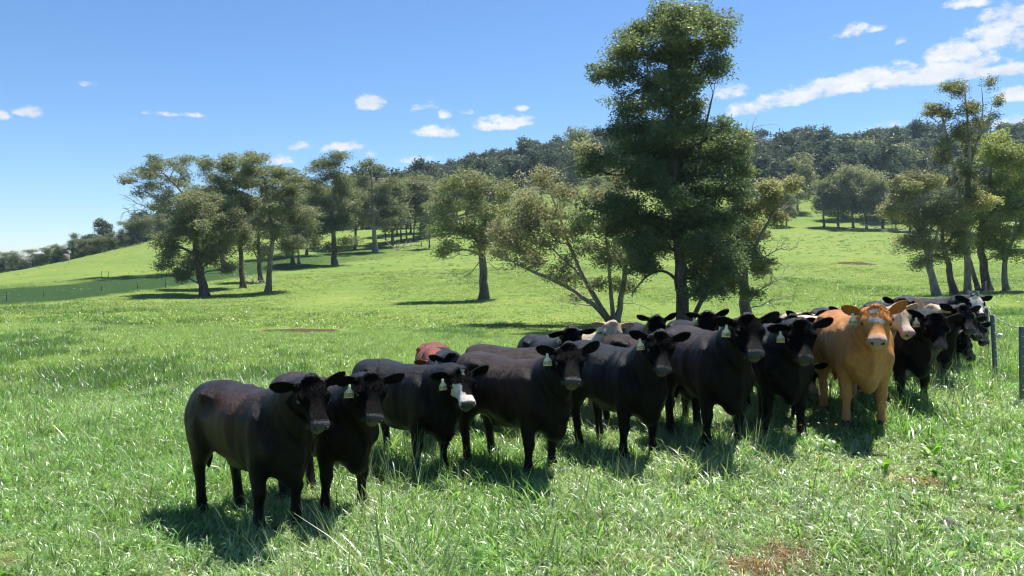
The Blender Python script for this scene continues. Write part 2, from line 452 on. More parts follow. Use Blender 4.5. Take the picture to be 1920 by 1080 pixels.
# darker ungrazed laneway between two fence lines on the hillside
lo = np.interp(ppx, [-600, 0, 120, 210, 310, 600, 860], [600, 572, 564, 553, 540, 498, 468])
hi = np.interp(ppx, [-600, 0, 120, 200, 310, 600, 860], [560, 541, 533, 524, 512, 474, 452])
zr = sst(hi - 1.5, hi + 1.5, ppy) * (1 - sst(lo - 1.5, lo + 1.5, ppy)) * front * (V[:, 1] > 60) * (V[:, 1] < 230) * np.interp(ppx, [330, 560, 640, 860], [1, .85, .6, .0])
def blob(cx, cy, a, b_, rot=0.0):
    dx = V[:, 0] - cx; dy = V[:, 1] - cy
    u = dx * math.cos(rot) + dy * math.sin(rot); w = -dx * math.sin(rot) + dy * math.cos(rot)
    return np.clip(1.25 - np.sqrt((u / a) ** 2 + (w / b_) ** 2) * 0.75, 0, 1)
zg = np.zeros(len(V))
for (px, py, d, a_, b_) in ((562, 619, 38, 1.9, 2.0), (1605, 488, 112, 2.6, 3.5), (245, 463, 205, 4.5, 4.5), (820, 512, 112, 5.5, 1.6),
                            (1910, 672, 15.5, .5, .8), (600, 500, 0, 1, 1)):
    if d:
        p = W3(px, py, d); zg = np.maximum(zg, blob(p[0], p[1], a_, b_))
for (px, py, d, a_, b_) in ((1430, 1072, 6.2, .26, .14), (1500, 1048, 6.4, .20, .12), (1730, 905, 7.9, .25, .2), (15, 1055, 6.5, .2, .2), (1730, 1040, 6.1, .16, .12)):
    d = gd(px, py); p = W3(px, py, d); zg = np.maximum(zg, blob(p[0], p[1], a_, b_) * 0.95)
# near the camera the soil takes a thatch colour with blade shade painted in
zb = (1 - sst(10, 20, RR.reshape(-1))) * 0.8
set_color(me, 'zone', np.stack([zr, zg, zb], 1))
ground = tag(obj('pasture', me, M_GROUND), kind='structure')

# ------------------------------------------------------------------ trees
def unit(v): return v / (np.linalg.norm(v, axis=-1, keepdims=True) + 1e-9)

def leaves(C, R, tint, k, L, wd, r, flat=0.6, hang=0.7, jit=0.25):
    hang = hang * .35
    """diamond leaves round clump centres"""
    M = len(C)
    idx = np.repeat(np.arange(M), k)
    g = r.normal(size=(len(idx), 3)) * 0.70
    g /= np.maximum(1.0, np.linalg.norm(g, axis=1, keepdims=True) / 1.35)
    p = C[idx] + g * R[idx][:, None] * np.array((1, 1, flat))
    a = unit(r.normal(size=p.shape) * np.array((1, 1, .6)) + np.array((0, 0, -hang)))
    s = unit(np.cross(a, r.normal(size=p.shape)))
    Ls = (L * r.uniform(.65, 1.35, len(p)))[:, None]; ws = Ls * wd
    V = np.stack([p - a * Ls * .5, p + s * ws * .5 - a * Ls * .08, p + a * Ls * .5, p - s * ws * .5 - a * Ls * .08], 1).reshape(-1, 3)
    Q = np.arange(len(V)).reshape(-1, 4)
    col = tint[idx] * r.uniform(1 - jit, 1 + jit, (len(p), 1)) * (1 + r.normal(size=(len(p), 3)) * .05)
    return V, Q, np.repeat(np.clip((col * .64 + .36 * col.mean(1, keepdims=True) * np.array((.96, 1.04, .92))) * 2.3, 0.004, .6), 4, axis=0)

def curve(p0, p1, n, r, bend=0.12, up=0.0):
    t = np.linspace(0, 1, n)[:, None]
    L = np.linalg.norm(p1 - p0)
    off = r.normal(size=3) * L * bend + np.array((0, 0, up * L))
    P = p0 + (p1 - p0) * t + off * (t * (1 - t) * 4) * .5
    P[1:-1] += r.normal(size=(n - 2, 3)) * L * .025
    return P

def twigs(mb, p, d, L, rad0, r, depth, pale):
    n = 4
    q = p + unit(d) * L
    P = curve(p, q, n, r, .15, .05)
    mb.tube(P, np.linspace(rad0, rad0 * .5, n), 4 if depth < 2 else 5, pale, cap=False)
    if depth <= 0: return
    for _ in range(r.integers(2, 4)):
        t = r.uniform(.35, 1.0)
        k = P[min(n - 1, int(t * (n - 1) + .5))]
        nd = unit(unit(d) + r.normal(size=3) * .55 + np.array((0, 0, .1)))
        twigs(mb, k, nd, L * r.uniform(.45, .7), rad0 * .5, r, depth - 1, pale)

GREEN = np.array((0.048, 0.072, 0.024)); OLIVE = np.array((0.085, 0.088, 0.036)); BROWN = np.array((0.150, 0.112, 0.058))
GREY = np.array((0.085, 0.095, 0.058)); LIME = np.array((0.135, 0.150, 0.030)); DARK = np.array((0.034, 0.052, 0.022))

def gen_tree(stems, lobes, d0, seed, tint=GREEN, tint2=OLIVE, clump=0.5, nleaf=26000, L=0.2, wd=0.34, pale=0.25, sides=9,
             depthf=0.75, bare=(), flat=0.6, hang=0.7, fill=1.0, shell=0.45, lob=1.1, ns=7, sub=.50):
    """stems: list of (points px, base radius m, depth drift m); lobes: (px, py, rx, ry[, tintmix]) ; returns wood mesh, crown mesh, base"""
    r = np.random.default_rng(seed)
    mb = MB()
    s = d0 / F
    base = W3(stems[0][0][0][0], stems[0][0][0][1], d0); base[2] = H1(base[0], base[1])
    allp = []; allr = []
    for si, (pts, br, dd) in enumerate(stems):
        P = np.array([W3(px, py, d0) for px, py in pts]); m = len(P)
        P[:, 1] += np.linspace(0, 1, m) * dd
        if si == 0 or np.linalg.norm(P[0] - base) < 1.2: P[0, 2] = base[2] - .25
        # densify
        tt = np.linspace(0, m - 1, m * 3); Pd = np.stack([np.interp(tt, np.arange(m), P[:, c]) for c in range(3)], 1)
        for _ in range(2): Pd[1:-1] = (Pd[:-2] + 2 * Pd[1:-1] + Pd[2:]) / 4
        Pd[1:-1] += r.normal(size=Pd[1:-1].shape) * br * .10
        rr = br * np.linspace(1, .22, len(Pd)) ** .9
        if si == 0 or len(pts) > 2:
            rr[0] *= 1.5; rr[1] *= 1.12
        mb.tube(Pd, rr, sides, np.clip(pale + np.linspace(-.25, .55, len(Pd)), 0, 1))
        allp.append(Pd[2:]); allr.append(rr[2:])
    SP = np.concatenate(allp); SR = np.concatenate(allr)
    CC = []; CR = []; CT = []
    area = sum(l[2] * l[3] for l in lobes)
    for l in lobes:
        px, py, rx, ry = l[:4]; mixv = l[4] if len(l) > 4 else r.uniform(0, .55)
        ax, az_ = rx * s * lob, ry * s * lob; ay = max(ax, az_) * .95
        # depth: spread so that the crown is round
        wid = 0.5 * (max(q[0] for q in lobes) - min(q[0] for q in lobes)) * s
        cx0 = 0.5 * (max(q[0] for q in lobes) + min(q[0] for q in lobes))
        rel = abs(px - cx0) * s / (wid + 1e-6)
        dy = r.uniform(-1, .7) * wid * depthf * math.sqrt(max(0.08, 1 - rel * rel))
        c = W3(px, py, d0); c[1] += dy
        # limb from stem
        dist = np.linalg.norm(SP - c, axis=1) + 2.2 * np.maximum(0, SP[:, 2] - c[2] + .35 * az_) + .4 * np.maximum(0, c[2] - SP[:, 2] - 4)
        k = int(np.argmin(dist))
        P = curve(SP[k], c, 6, r, .16, .06)
        lr = min(SR[k] * .6, .035 + .028 * np.linalg.norm(SP[k] - c))
        mb.tube(P, np.linspace(lr, lr * .45, 6), max(4, sides - 4), min(1, pale + .35), cap=False)
        n = max(8, int(fill * 7.5 * (ax * az_ / (clump * clump))))
        sg = unit(r.normal(size=(ns, 3)) * np.array((1, 1, .9)) + np.array((0, 0, .15))) * r.uniform(.45, .85, (ns, 1)); sg[0] *= .1
        si_ = r.integers(0, ns, n)
        g = unit(r.normal(size=(n, 3))); g[:, 2] = np.where((g[:, 2] < 0) & (r.uniform(0, 1, n) < .65), -g[:, 2], g[:, 2])
        g = g * (r.uniform(0, 1, n) ** shell)[:, None] * sub
        cp = c + (sg[si_] + g) * np.array((ax, ay, az_)) + r.normal(size=(n, 3)) * clump * .18
        sub_b = r.uniform(.82, 1.22, ns)[si_][:, None]
        for q in range(min(n, 9)):
            st = P[r.integers(3, 6)]
            mb.tube(curve(st, cp[q], 4, r, .15), np.linspace(lr * .42, .012, 4), 4, min(1, pale + .4), cap=False)
        CC.append(cp); CR.append(clump * r.uniform(.7, 1.35, n))
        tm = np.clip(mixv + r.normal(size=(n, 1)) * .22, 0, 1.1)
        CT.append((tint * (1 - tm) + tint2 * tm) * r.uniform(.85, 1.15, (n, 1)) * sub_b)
    for (p0, p1, L_, rad0, dep) in bare:
        a = W3(*p0, d0); bq = W3(*p1, d0); a[1] += r.normal() * .1; bq[1] += r.normal() * .8
        P = curve(a, bq, 6, r, .14)
        mb.tube(P, np.linspace(rad0, rad0 * .45, 6), 5, 1.0, cap=False)
        for q in range(2, 6):
            for _ in range(2):
                twigs(mb, P[q], unit(bq - a) + r.normal(size=3) * .7, L_ * r.uniform(.6, 1.2), rad0 * .38, r, dep, .9)
    C = np.concatenate(CC); R = np.concatenate(CR); T = np.concatenate(CT)
    kk = max(3, int(round(nleaf / len(C))))
    LV, LQ, LC = leaves(C, R, T, kk, L, wd, r, flat, hang)
    wood = mb
    for q in range(len(wood.V)): wood.V[q] = wood.V[q] - base
    wm = wood.mesh('trunk', True, 'pale')
    lm = mesh_np('crown', LV - base, LQ, None, False); set_color(lm, 'tint', LC)
    return wm, lm, base

def tree_thing(name, label, wm, lm, base, group=None, rz=0, sc=1.0):
    e = empty(name, base, rz); e.scale = (sc, sc, sc)
    tag(e, label, 'tree', group)
    obj('trunk', wm, M_BARK, e); obj('crown', lm, M_LEAF, e)
    return e

# the tall dark gum behind the herd
big_l = [(1245,25,42,26),(1300,48,46,30),(1203,66,36,32),(1337,75,22,28),(1172,108,40,32),(1252,92,52,30),(1322,112,32,32),(1142,148,36,24),
 (1208,148,44,32),(1278,148,46,34),(1332,152,24,24),(1180,188,44,22),(1240,200,46,32),(1300,196,40,30),(1188,240,42,26),(1150,262,24,14),
 (1252,258,50,32),(1312,250,42,30),(1362,240,24,22),(1202,290,44,30),(1268,308,54,36),(1338,300,38,34),(1376,290,16,26),(1135,308,42,20),
 (1100,322,20,14),(1200,348,52,32),(1280,368,56,38),(1350,368,38,36),(1135,400,45,28),(1090,425,28,16),(1200,408,52,36),(1280,428,50,36),(1350,430,38,36),
 (1182,458,34,26),(1320,478,42,32),(1245,466,28,20),(1368,482,20,36),(1205,508,26,16),(1330,528,28,26),(1358,545,14,18),(1300,548,20,16),(1258,66,30,24),(1262,125,32,28),(1264,180,30,26),(1262,228,34,26),(1268,280,36,28),(1272,345,36,28),(1238,310,36,28),(1290,270,34,28),(1225,255,34,26),(1275,400,34,28),(1240,385,36,28),(1310,340,34,28),(1225,120,30,24),(1285,105,30,24),(1225,440,40,28),(1300,460,42,28),(1345,500,30,28),(1195,480,34,22),(1310,515,28,20),(1260,440,38,26),(1160,430,36,24)]
big_l = [(q[0], q[1] + (8 if q[1] < 60 else 0), q[2], q[3], .75 if q[1] < 120 else (.45 if q[1] < 240 else .12)) for q in big_l]  # upper lobes tinted lighter: sunlight on the crown top painted into the leaves
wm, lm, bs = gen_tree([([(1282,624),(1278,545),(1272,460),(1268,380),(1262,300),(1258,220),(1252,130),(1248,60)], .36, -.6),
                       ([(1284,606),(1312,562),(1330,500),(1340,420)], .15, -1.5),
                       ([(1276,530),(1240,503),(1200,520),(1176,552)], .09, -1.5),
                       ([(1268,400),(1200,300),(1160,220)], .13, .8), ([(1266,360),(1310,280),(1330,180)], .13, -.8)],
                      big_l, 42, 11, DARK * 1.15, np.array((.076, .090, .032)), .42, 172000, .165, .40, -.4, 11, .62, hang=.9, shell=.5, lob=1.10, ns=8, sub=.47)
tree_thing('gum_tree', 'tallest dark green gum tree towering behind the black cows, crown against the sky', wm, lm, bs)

mul_l = [(955,445,30,34,1),(985,392,34,34,1),(1012,345,28,22,1.1),(1030,400,30,34,.8),(1042,452,34,28,.7),(975,468,34,20,.9),(938,482,18,20,.8),
 (1080,425,30,34,.6),(1102,470,30,20,.5),(1002,432,34,34,.9),(1140,425,24,34,.6),(1118,372,28,26,1),(1165,385,28,34,.4),(1182,445,26,34,.1),
 (1168,532,34,16,.0),(1205,500,24,24,.0),(1060,500,25,14,.7),(1010,490,25,12,.8),(1100,300,25,22,1),(1062,525,26,14,.5),(985,495,28,14,.7),(1112,535,24,14,.3),(1130,492,28,22,.3),(1090,560,18,8,.4),(1030,520,22,10,.6),(1155,480,24,24,.1),(1150,340,26,24,.7),(1060,375,26,24,.9),(940,455,20,20,.9)]
wm, lm, bs = gen_tree([([(1150,608),(1120,575),(1060,535),(990,505),(950,485)], .17, -1.),
                       ([(1150,608),(1112,552),(1075,480),(1050,400),(1030,350)], .17, 1.),
                       ([(1152,608),(1145,560),(1140,490),(1133,430)], .16, -.5),
                       ([(1154,608),(1168,550),(1177,480),(1195,400),(1202,350)], .20, .8),
                       ([(1148,600),(1100,520),(1040,470),(1000,420)], .11, 1.8)],
                      mul_l, 47, 12, np.array((.065, .082, .034)), np.array((.128, .108, .066)), .42, 36000, .19, .3, .62, 8, .6,
                      bare=[((1155,575),(1215,578),.5,.03,1),((1120,575),(1040,560),.5,.03,1),((1060,420),(1062,340),.6,.03,2),((1075,420),(1080,335),.6,.03,2)], hang=.9, fill=.8)
tree_thing('gum_tree', 'wide multi-stemmed gum with brownish leaves and pale leaning limbs left of the tallest tree', wm, lm, bs)

wm, lm, bs = gen_tree([([(907,562),(905,500),(903,460),(905,420),(916,380),(932,345)], .42, .4), ([(905,470),(880,430),(850,400)], .16, -.8), ([(905,450),(935,420),(950,390)], .14, .6)],
                      [(850,355,34,24),(893,345,34,22),(838,395,30,26),(880,385,34,26),(925,400,30,30),(950,365,26,22),(830,432,22,20),(870,435,36,26),
                       (910,445,36,22,1.2),(850,470,30,15),(945,435,22,26,.9),(962,402,16,26),(905,470,25,14,1)],
                      75, 13, np.array((.080, .098, .038)), np.array((.15, .125, .060)), .55, 22000, .27, .32, .3, 8,
                      bare=[((903,480),(865,520),.8,.05,1),((908,490),(935,512),.7,.04,1),((900,470),(830,485),.9,.05,2),((905,495),(892,530),.6,.04,1)])
tree_thing('gum_tree', 'single rounded gum with a stout dark trunk standing alone in the open pasture', wm, lm, bs)

wm, lm, bs = gen_tree([([(1400,602),(1398,540),(1392,480),(1385,420),(1378,360),(1382,310)], .33, .3), ([(1396,500),(1420,450),(1445,400),(1470,355)], .14, -.8), ([(1388,420),(1400,350),(1412,290)], .09, .5)],
                      [(1383,275,22,22),(1368,320,30,26),(1395,330,16,22),(1402,392,26,26),(1440,372,30,24,.9),(1475,352,20,16,1),(1380,432,34,30),
                       (1420,442,30,24,.8),(1452,402,20,20,1),(1388,490,34,30,.2),(1368,530,24,20,.1),(1425,500,20,20,.5),(1402,552,20,10,.2),(1360,470,20,26,0)],
                      46, 14, np.array((.060, .078, .026)), np.array((.145, .125, .062)), .38, 30000, .19, .34, .5, 9,
                      bare=[((1404,572),(1472,522),.9,.06,2),((1404,582),(1482,552),.7,.05,1),((1402,340),(1425,232),1.0,.05,2),((1440,420),(1490,372),.8,.04,2),((1408,500),(1470,470),.7,.04,2)], hang=.9)
tree_thing('gum_tree', 'shorter gum with bare dead branches on its right side, beside the tallest tree', wm, lm, bs)

# grove by the fence on the right
wm, lm, bs = gen_tree([([(1758,557),(1743,490),(1730,430),(1724,385)], .32, .3), ([(1740,480),(1765,430),(1770,380)], .14, .6), ([(1735,450),(1700,410),(1690,380)], .12, -.5)],
                      [(1700,362,30,26),(1736,352,30,26),(1690,402,30,30),(1730,412,34,30),(1705,452,26,26),(1745,462,26,20),(1720,492,22,12),(1765,402,22,30),(1690,345,20,18)],
                      62, 15, np.array((.095, .090, .045)), np.array((.155, .125, .072)), .5, 25000, .21, .3, .85, 8,
                      bare=[((1728,440),(1668,428),.9,.04,2),((1735,430),(1700,330),.9,.04,2),((1740,480),(1690,470),.8,.03,1),((1745,430),(1775,350),.9,.04,2)], fill=.75)
tree_thing('gum_tree', 'greyish gum with thin brownish crown and leaning pale trunk, leftmost of the fence-side grove', wm, lm, bs)
wm, lm, bs = gen_tree([([(1815,551),(1815,480),(1808,400),(1795,330),(1782,265),(1768,195)], .27, .5), ([(1809,405),(1816,320),(1810,240),(1802,175)], .19, -.6),
                       ([(1814,330),(1835,260),(1848,200),(1846,165)], .09, .4), ([(1835,262),(1858,215),(1863,195)], .06, .2)],
                      [(1752,205,18,12),(1770,168,13,11),(1800,163,20,16),(1802,208,20,20),(1845,158,11,8),(1863,193,12,9),(1832,235,14,12),(1795,252,20,20),
                       (1768,290,14,26),(1820,275,15,20),(1800,322,14,24),(1740,218,10,10),(1780,215,16,12),(1852,222,8,7),(1812,360,12,26),(1785,345,12,20)],
                      65, 16, np.array((.058, .068, .028)), np.array((.13, .105, .05)), .38, 19000, .20, .3, .7, 8, depthf=.5)
tree_thing('gum_tree', 'tall slender gum with pale trunk and tufted top rising above the fence-side grove', wm, lm, bs)
wm, lm, bs = gen_tree([([(1852,547),(1845,500),(1842,440),(1850,370),(1868,300)], .40, .5), ([(1836,549),(1820,505),(1808,470),(1812,430)], .22, -.6), ([(1845,420),(1885,370),(1915,340)], .16, .5)],
                      [(1880,272,30,24),(1856,300,34,28),(1896,312,30,28),(1860,350,34,28),(1908,352,26,26),(1845,390,30,26),(1892,390,30,26),(1850,450,26,30),(1815,405,28,24),(1870,472,26,24),(1925,300,20,24)],
                      68, 17, np.array((.085, .105, .024)), np.array((.190, .185, .036)), .55, 34000, .23, .34, .2, 9)
tree_thing('gum_tree', 'yellow-green gum with a thick dark trunk in the fence-side grove', wm, lm, bs)
wm, lm, bs = gen_tree([([(1791,553),(1780,500),(1768,450),(1775,380)], .30, .4), ([(1775,460),(1800,420),(1828,385)], .13, -.4)],
                      [(1780,432,26,26),(1800,470,22,22),(1775,392,20,20),(1832,380,26,20,1.1),(1760,470,20,18)], 64, 18,  # rightmost lobe tinted warmer: orange light on it put into the leaf colour
                      np.array((.075, .088, .030)), np.array((.170, .140, .045)), .48, 14000, .22, .32, .15, 8,
                      bare=[((1772,430),(1722,280),1.1,.07,2),((1765,440),(1745,320),1.0,.05,2)])
tree_thing('gum_tree', 'dark leaning gum with broken bare top between the slender and greyish gums', wm, lm, bs)
wm, lm, bs = gen_tree([([(1888,545),(1882,500),(1895,460),(1922,415)], .27, .3), ([(1884,490),(1870,450),(1868,420)], .12, .5)],
                      [(1900,402,26,20),(1870,422,26,20),(1928,430,26,20),(1905,442,22,12),(1940,395,25,22),(1960,430,25,20)], 67, 19,
                      np.array((.10, .115, .030)), np.array((.165, .16, .045)), .48, 13000, .22, .32, .55, 8,
                      bare=[((1893,470),(1935,440),.8,.05,2),((1885,480),(1925,470),.6,.04,1)])
tree_thing('gum_tree', 'low yellow-green gum with forked grey trunk, rightmost of the fence-side grove', wm, lm, bs)

# clump of paddock gums on the left
LT = dict(lob=1.28, ns=9, sub=.40, tint=np.array((.070, .080, .036)), tint2=np.array((.118, .106, .064)))
wm, lm, bs = gen_tree([([(384,557),(375,512),(365,470),(365,420),(370,380)], .52, .5), ([(370,490),(400,450),(415,410)], .22, -.8), ([(370,480),(335,460),(318,478)], .18, -.5)],
                      [(370,400,34,30),(350,430,34,30),(400,390,34,30),(415,440,34,30),(330,465,30,26,0),(312,492,18,17,0),(350,500,30,20,0),(400,482,34,26),(422,502,18,12,0),
                       (336,522,22,10,0),(360,375,26,20),(385,445,40,34),(440,420,18,20)], 88, 21, clump=.6, nleaf=46000, L=.26, pale=.05, **LT)
tree_thing('gum_tree', 'broad dense gum with foliage sweeping near the ground, leftmost of the paddock clump', wm, lm, bs)
wm, lm, bs = gen_tree([([(424,509),(410,440),(372,395),(335,355),(292,312)], .42, .5), ([(400,425),(405,370),(398,320)], .26, .5), ([(372,396),(320,385),(262,352)], .2, -1)],
                      [(285,300,24,10),(265,320,22,11),(245,340,17,9),(285,335,26,15),(330,310,20,9),(360,305,16,8),(320,345,22,14),(300,370,26,15),(280,352,20,11),
                       (385,325,22,16),(402,310,17,12),(345,330,18,11),(390,355,26,20),(425,342,22,20),(262,362,14,7),(310,320,16,10),(350,360,22,16),(310,395,16,10)],
                      126, 22, clump=.62, nleaf=26000, L=.30, pale=.55, depthf=.6, flat=.45, bare=[((300,385),(240,372),1.6,.09,2),((290,392),(238,398),1.4,.08,2)], **LT)
tree_thing('gum_tree', 'sparse gum whose long pale limb reaches left into the sky', wm, lm, bs)
wm, lm, bs = gen_tree([([(456,541),(451,480),(446,420),(440,370),(437,325)], .33, .5), ([(448,430),(465,390),(470,360)], .14, .4)],
                      [(440,310,20,16),(425,350,26,22),(460,350,22,22),(435,390,26,26),(465,400,22,26),(440,440,26,26),(460,452,22,26),(430,300,12,8)], 98, 23,
                      clump=.6, nleaf=25000, L=.28, pale=.15, **LT)
tree_thing('gum_tree', 'upright gum with straight dark trunk, second trunk from the left in the paddock clump', wm, lm, bs)
wm, lm, bs = gen_tree([([(502,549),(506,490),(512,440),(505,400),(497,360),(492,320)], .34, .4), ([(511,450),(540,405),(556,378)], .2, -.6), ([(503,395),(530,355),(545,330)], .14, .6)],
                      [(470,300,22,13),(495,310,26,15),(520,330,26,15),(545,325,17,8),(480,335,26,15),(500,352,26,13),(520,392,30,24),(550,402,26,24),(572,422,19,17),(530,432,30,20),(545,462,26,15),(460,322,15,10),(575,395,18,14),(558,350,20,13),(540,365,20,13),(510,370,22,14),(485,318,18,12)],
                      93, 24, clump=.52, nleaf=30000, L=.26, pale=.5, flat=.5, **LT)
tree_thing('gum_tree', 'forked gum with pale twisting limbs, right-hand trunk at the front of the paddock clump', wm, lm, bs)
wm, lm, bs = gen_tree([([(489,531),(485,480),(482,430),(484,395)], .33, .2), ([(486,490),(472,465),(466,445)], .1, .3), ([(486,490),(502,470)], .08, .3)],
                      [(475,420,22,22,.9),(500,432,20,22,.9),(485,390,22,17,.8),(470,462,18,16),(500,472,16,14)], 108, 25, clump=.6, nleaf=8000, L=.33, pale=.3, **LT)
tree_thing('gum_tree', 'short brownish gum with broken limbs between two taller trunks of the paddock clump', wm, lm, bs)
wm, lm, bs = gen_tree([([(628,497),(625,450),(622,400),(627,350),(635,320)], .48, .5), ([(623,420),(650,385),(665,365)], .2, -.5), ([(622,400),(600,365),(590,345)], .2, .5)],
                      [(605,320,26,15),(640,305,26,14),(630,340,34,20),(600,360,22,20),(650,365,30,24),(620,390,34,24),(645,420,30,20),(610,430,26,18),(650,455,22,10),(620,465,22,8),(585,345,17,12),(660,395,20,16)],
                      137, 26, tint=np.array((.052, .066, .032)), tint2=np.array((.105, .10, .05)), clump=.8, nleaf=32000, L=.34, pale=.35)
tree_thing('gum_tree', 'dark full-crowned gum standing apart just right of the paddock clump', wm, lm, bs)
wm, lm, bs = gen_tree([([(703,475),(701,420),(698,370),(697,335),(695,312)], .50, .4), ([(700,400),(725,385),(735,350)], .2, .5), ([(700,395),(675,385),(668,375)], .18, -.4)],
                      [(690,310,20,9),(710,318,18,9),(680,345,22,14),(715,350,22,14),(670,380,22,16),(726,385,22,16),(700,375,22,20),(690,410,26,14),(720,420,20,14),(736,340,15,10)],
                      166, 27, tint=np.array((.06, .07, .034)), tint2=np.array((.12, .105, .05)), clump=.8, nleaf=13000, L=.45, pale=.8, flat=.5)
tree_thing('gum_tree', 'whitish-trunked gum with flat open crown left of the slender stand', wm, lm, bs)
wm, lm, bs = gen_tree([([(549,496),(548,460),(550,430)], .35, .2), ([(561,497),(558,460),(566,430)], .22, .2)],
                      [(555,440,26,20),(577,455,19,14),(540,460,17,12),(560,420,22,16,.8)], 138, 28, clump=.7, nleaf=7000, L=.4, pale=.25, **LT)
tree_thing('gum_tree', 'low twin-trunked gum half hidden behind the paddock clump', wm, lm, bs)

# generic trees for the stands further back: a few kinds, each copied
def auto_tree(seed, h, w, clear, tint, tint2, nleaf, L, clump, nl=10, trunk_r=.22, pale=.3):
    """tree of height h metres and crown width w standing at the origin (built at a notional depth)"""
    r = np.random.default_rng(seed)
    d0 = 100.0; sc = F / d0
    bx, by = 960.0, HZ + ZC * sc - H1(0, d0) * sc
    top = by - h * sc
    lob = []
    for q in range(nl):
        f = r.uniform(0, 1)
        y = by - (clear + (1 - clear) * (0.12 + .82 * f)) * h * sc
        wid = w * sc * .5 * math.sin(min(1, .35 + .75 * (1 - abs(f - .42) * 1.25)) * math.pi / 2)
        lob.append((bx + r.uniform(-1, 1) * wid * .72, y, w * sc * r.uniform(.17, .27), h * (1 - clear) * sc * r.uniform(.10, .17)))
    lob.append((bx + r.normal() * 3, top + h * sc * .09, w * sc * .2, h * sc * .08))
    lean = r.normal() * h * sc * .03
    st = [([(bx, by), (bx + lean * .4, by - h * sc * .3), (bx + lean, by - h * sc * .6), (bx + lean * 1.2, by - h * sc * .88)], trunk_r, r.normal())]
    wm, lm, base = gen_tree(st, lob, d0, seed + 900, tint, tint2, clump, nleaf, L, .36, pale, 6, .9)
    return wm, lm
KIND = {}
KIND['slender'] = [auto_tree(40 + q, 14, 6.0 + q * .6, .42, np.array((.070, .076, .038)), np.array((.125, .112, .058)), 4200, .5, .75, 9, .17, .15) for q in range(3)]
KIND['round'] = [auto_tree(50 + q, 14, 11.5, .16, np.array((.060, .072, .036)), np.array((.115, .110, .055)), 7000, .55, .85, 15, .32, .3) for q in range(3)]
KIND['scrub'] = [auto_tree(56 + q, 14, 13, .02, np.array((.055, .070, .040)), np.array((.105, .100, .058)), 6500, .6, .9, 17, .3, .3) for q in range(3)]
KIND['pale'] = [auto_tree(60 + q, 14, 10.5, .12, np.array((.080, .086, .046)), np.array((.125, .118, .062)), 6500, .55, .85, 14, .3, .4) for q in range(2)]

cnt = {}
def place(kind, px, py, d, top, label, group=None, wmul=1.0):
    cnt[kind] = cnt.get(kind, -1) + 1
    wm, lm = KIND[kind][cnt[kind] % len(KIND[kind])]
    x = (px - 960) / F * d; z = H1(x, d)
    ztop = ZC + (HZ - top) / F * d
    sc = max(.35, (ztop - z) / 14.0)
    e = tree_thing('gum_tree', label, wm, lm, (x, d, z), group, random.uniform(0, 6.28))
    e.scale = (sc * wmul, sc * wmul, sc)
    return e

g = 'slender gums in the far stand'
for (px, py, d, top) in ((724,462,182,372),(738,460,186,360),(752,459,188,345),(763,458,190,352),(775,457,190,340),(786,456,192,356),(797,456,196,342),(808,455,198,350),
                         (745,452,205,335),(770,450,212,328),(792,448,216,332),(815,447,214,336),(828,450,205,345),(842,448,206,340),(856,446,210,338)):
    place('slender', px, py, d, top, 'slender gum with bare thin trunk in the far stand of young trees', g, 1.25)
place('round', 668, 463, 178, 352, 'small dark gum with thin trunk just left of the whitish-trunked gum')
place('round', 540, 492, 152, 335, 'dark gum filling the gap behind the forked front gum of the clump')
place('round', 575, 485, 158, 372, 'low dark gum between the twin-trunked gum and the full-crowned gum')
place('round', 665, 478, 172, 335, 'dark gum close behind the right side of the full-crowned gum', None, .9)
place('round', 735, 466, 178, 340, 'dark gum close behind the right side of the whitish-trunked gum', None, .9)
place('round', 590, 470, 175, 350, 'dark gum behind, between the paddock clump and the full-crowned gum apart')
place('pale', 805, 450, 172, 385, 'bushy olive gum low at the right end of the slender stand', None, .8)
place('pale', 985, 440, 190, 352, 'pale olive gum behind the brownish multi-stemmed gum', None)
place('round', 1120, 400, 240, 330, 'brown-topped gum seen through gaps left of the tallest tree')
place('pale', 1080, 400, 250, 250, 'thin pale gum whose crown tops the ridge just left of the tallest tree', None, .55)

for (kd, px, py, d, top, lab) in (
    ('round', 1474, 428, 232, 352, 'drooping grey-green gum left of the bright gap in the far treeline'),
    ('round', 1452, 424, 240, 335, 'grey-green gum partly behind the dead branches at the far field edge'),
    ('pale', 1495, 398, 275, 292, 'tall domed pale gum left of the bright gap, standing behind the drooping one'),
    ('round', 1545, 424, 232, 338, 'dark gum with drooping foliage just right of the bright gap in the far treeline'),
    ('round', 1572, 426, 230, 330, 'second dark gum right of the bright gap in the far treeline'),
    ('pale', 1600, 430, 226, 318, 'greyish domed gum with pale trunk right of the two dark gap trees'),
    ('round', 1625, 431, 224, 335, 'dark-trunked gum behind the greyish domed gum at the field edge'),
    ('pale', 1655, 432, 220, 318, 'brown-tinged gum at the right end of the far field edge'),
    ('pale', 1610, 385, 300, 268, 'sunlit yellowish gum crown above the greyish domed gum'),
    ('pale', 1572, 388, 305, 290, 'smaller sunlit gum crown above the two dark gap trees'),
    ('round', 1690, 400, 280, 270, 'dark gum above the brown-tinged gum on the slope'),
    ('round', 1680, 434, 215, 380, 'short gum at the field edge just left of the fence-side grove'),
    ('pale', 1940, 470, 150, 300, 'olive gum at the right frame edge behind the grove'),
    ('round', 1800, 440, 200, 310, 'dark gum far behind the pale slender trunk of the grove')):
    place(kd, px, py, d, top, lab)
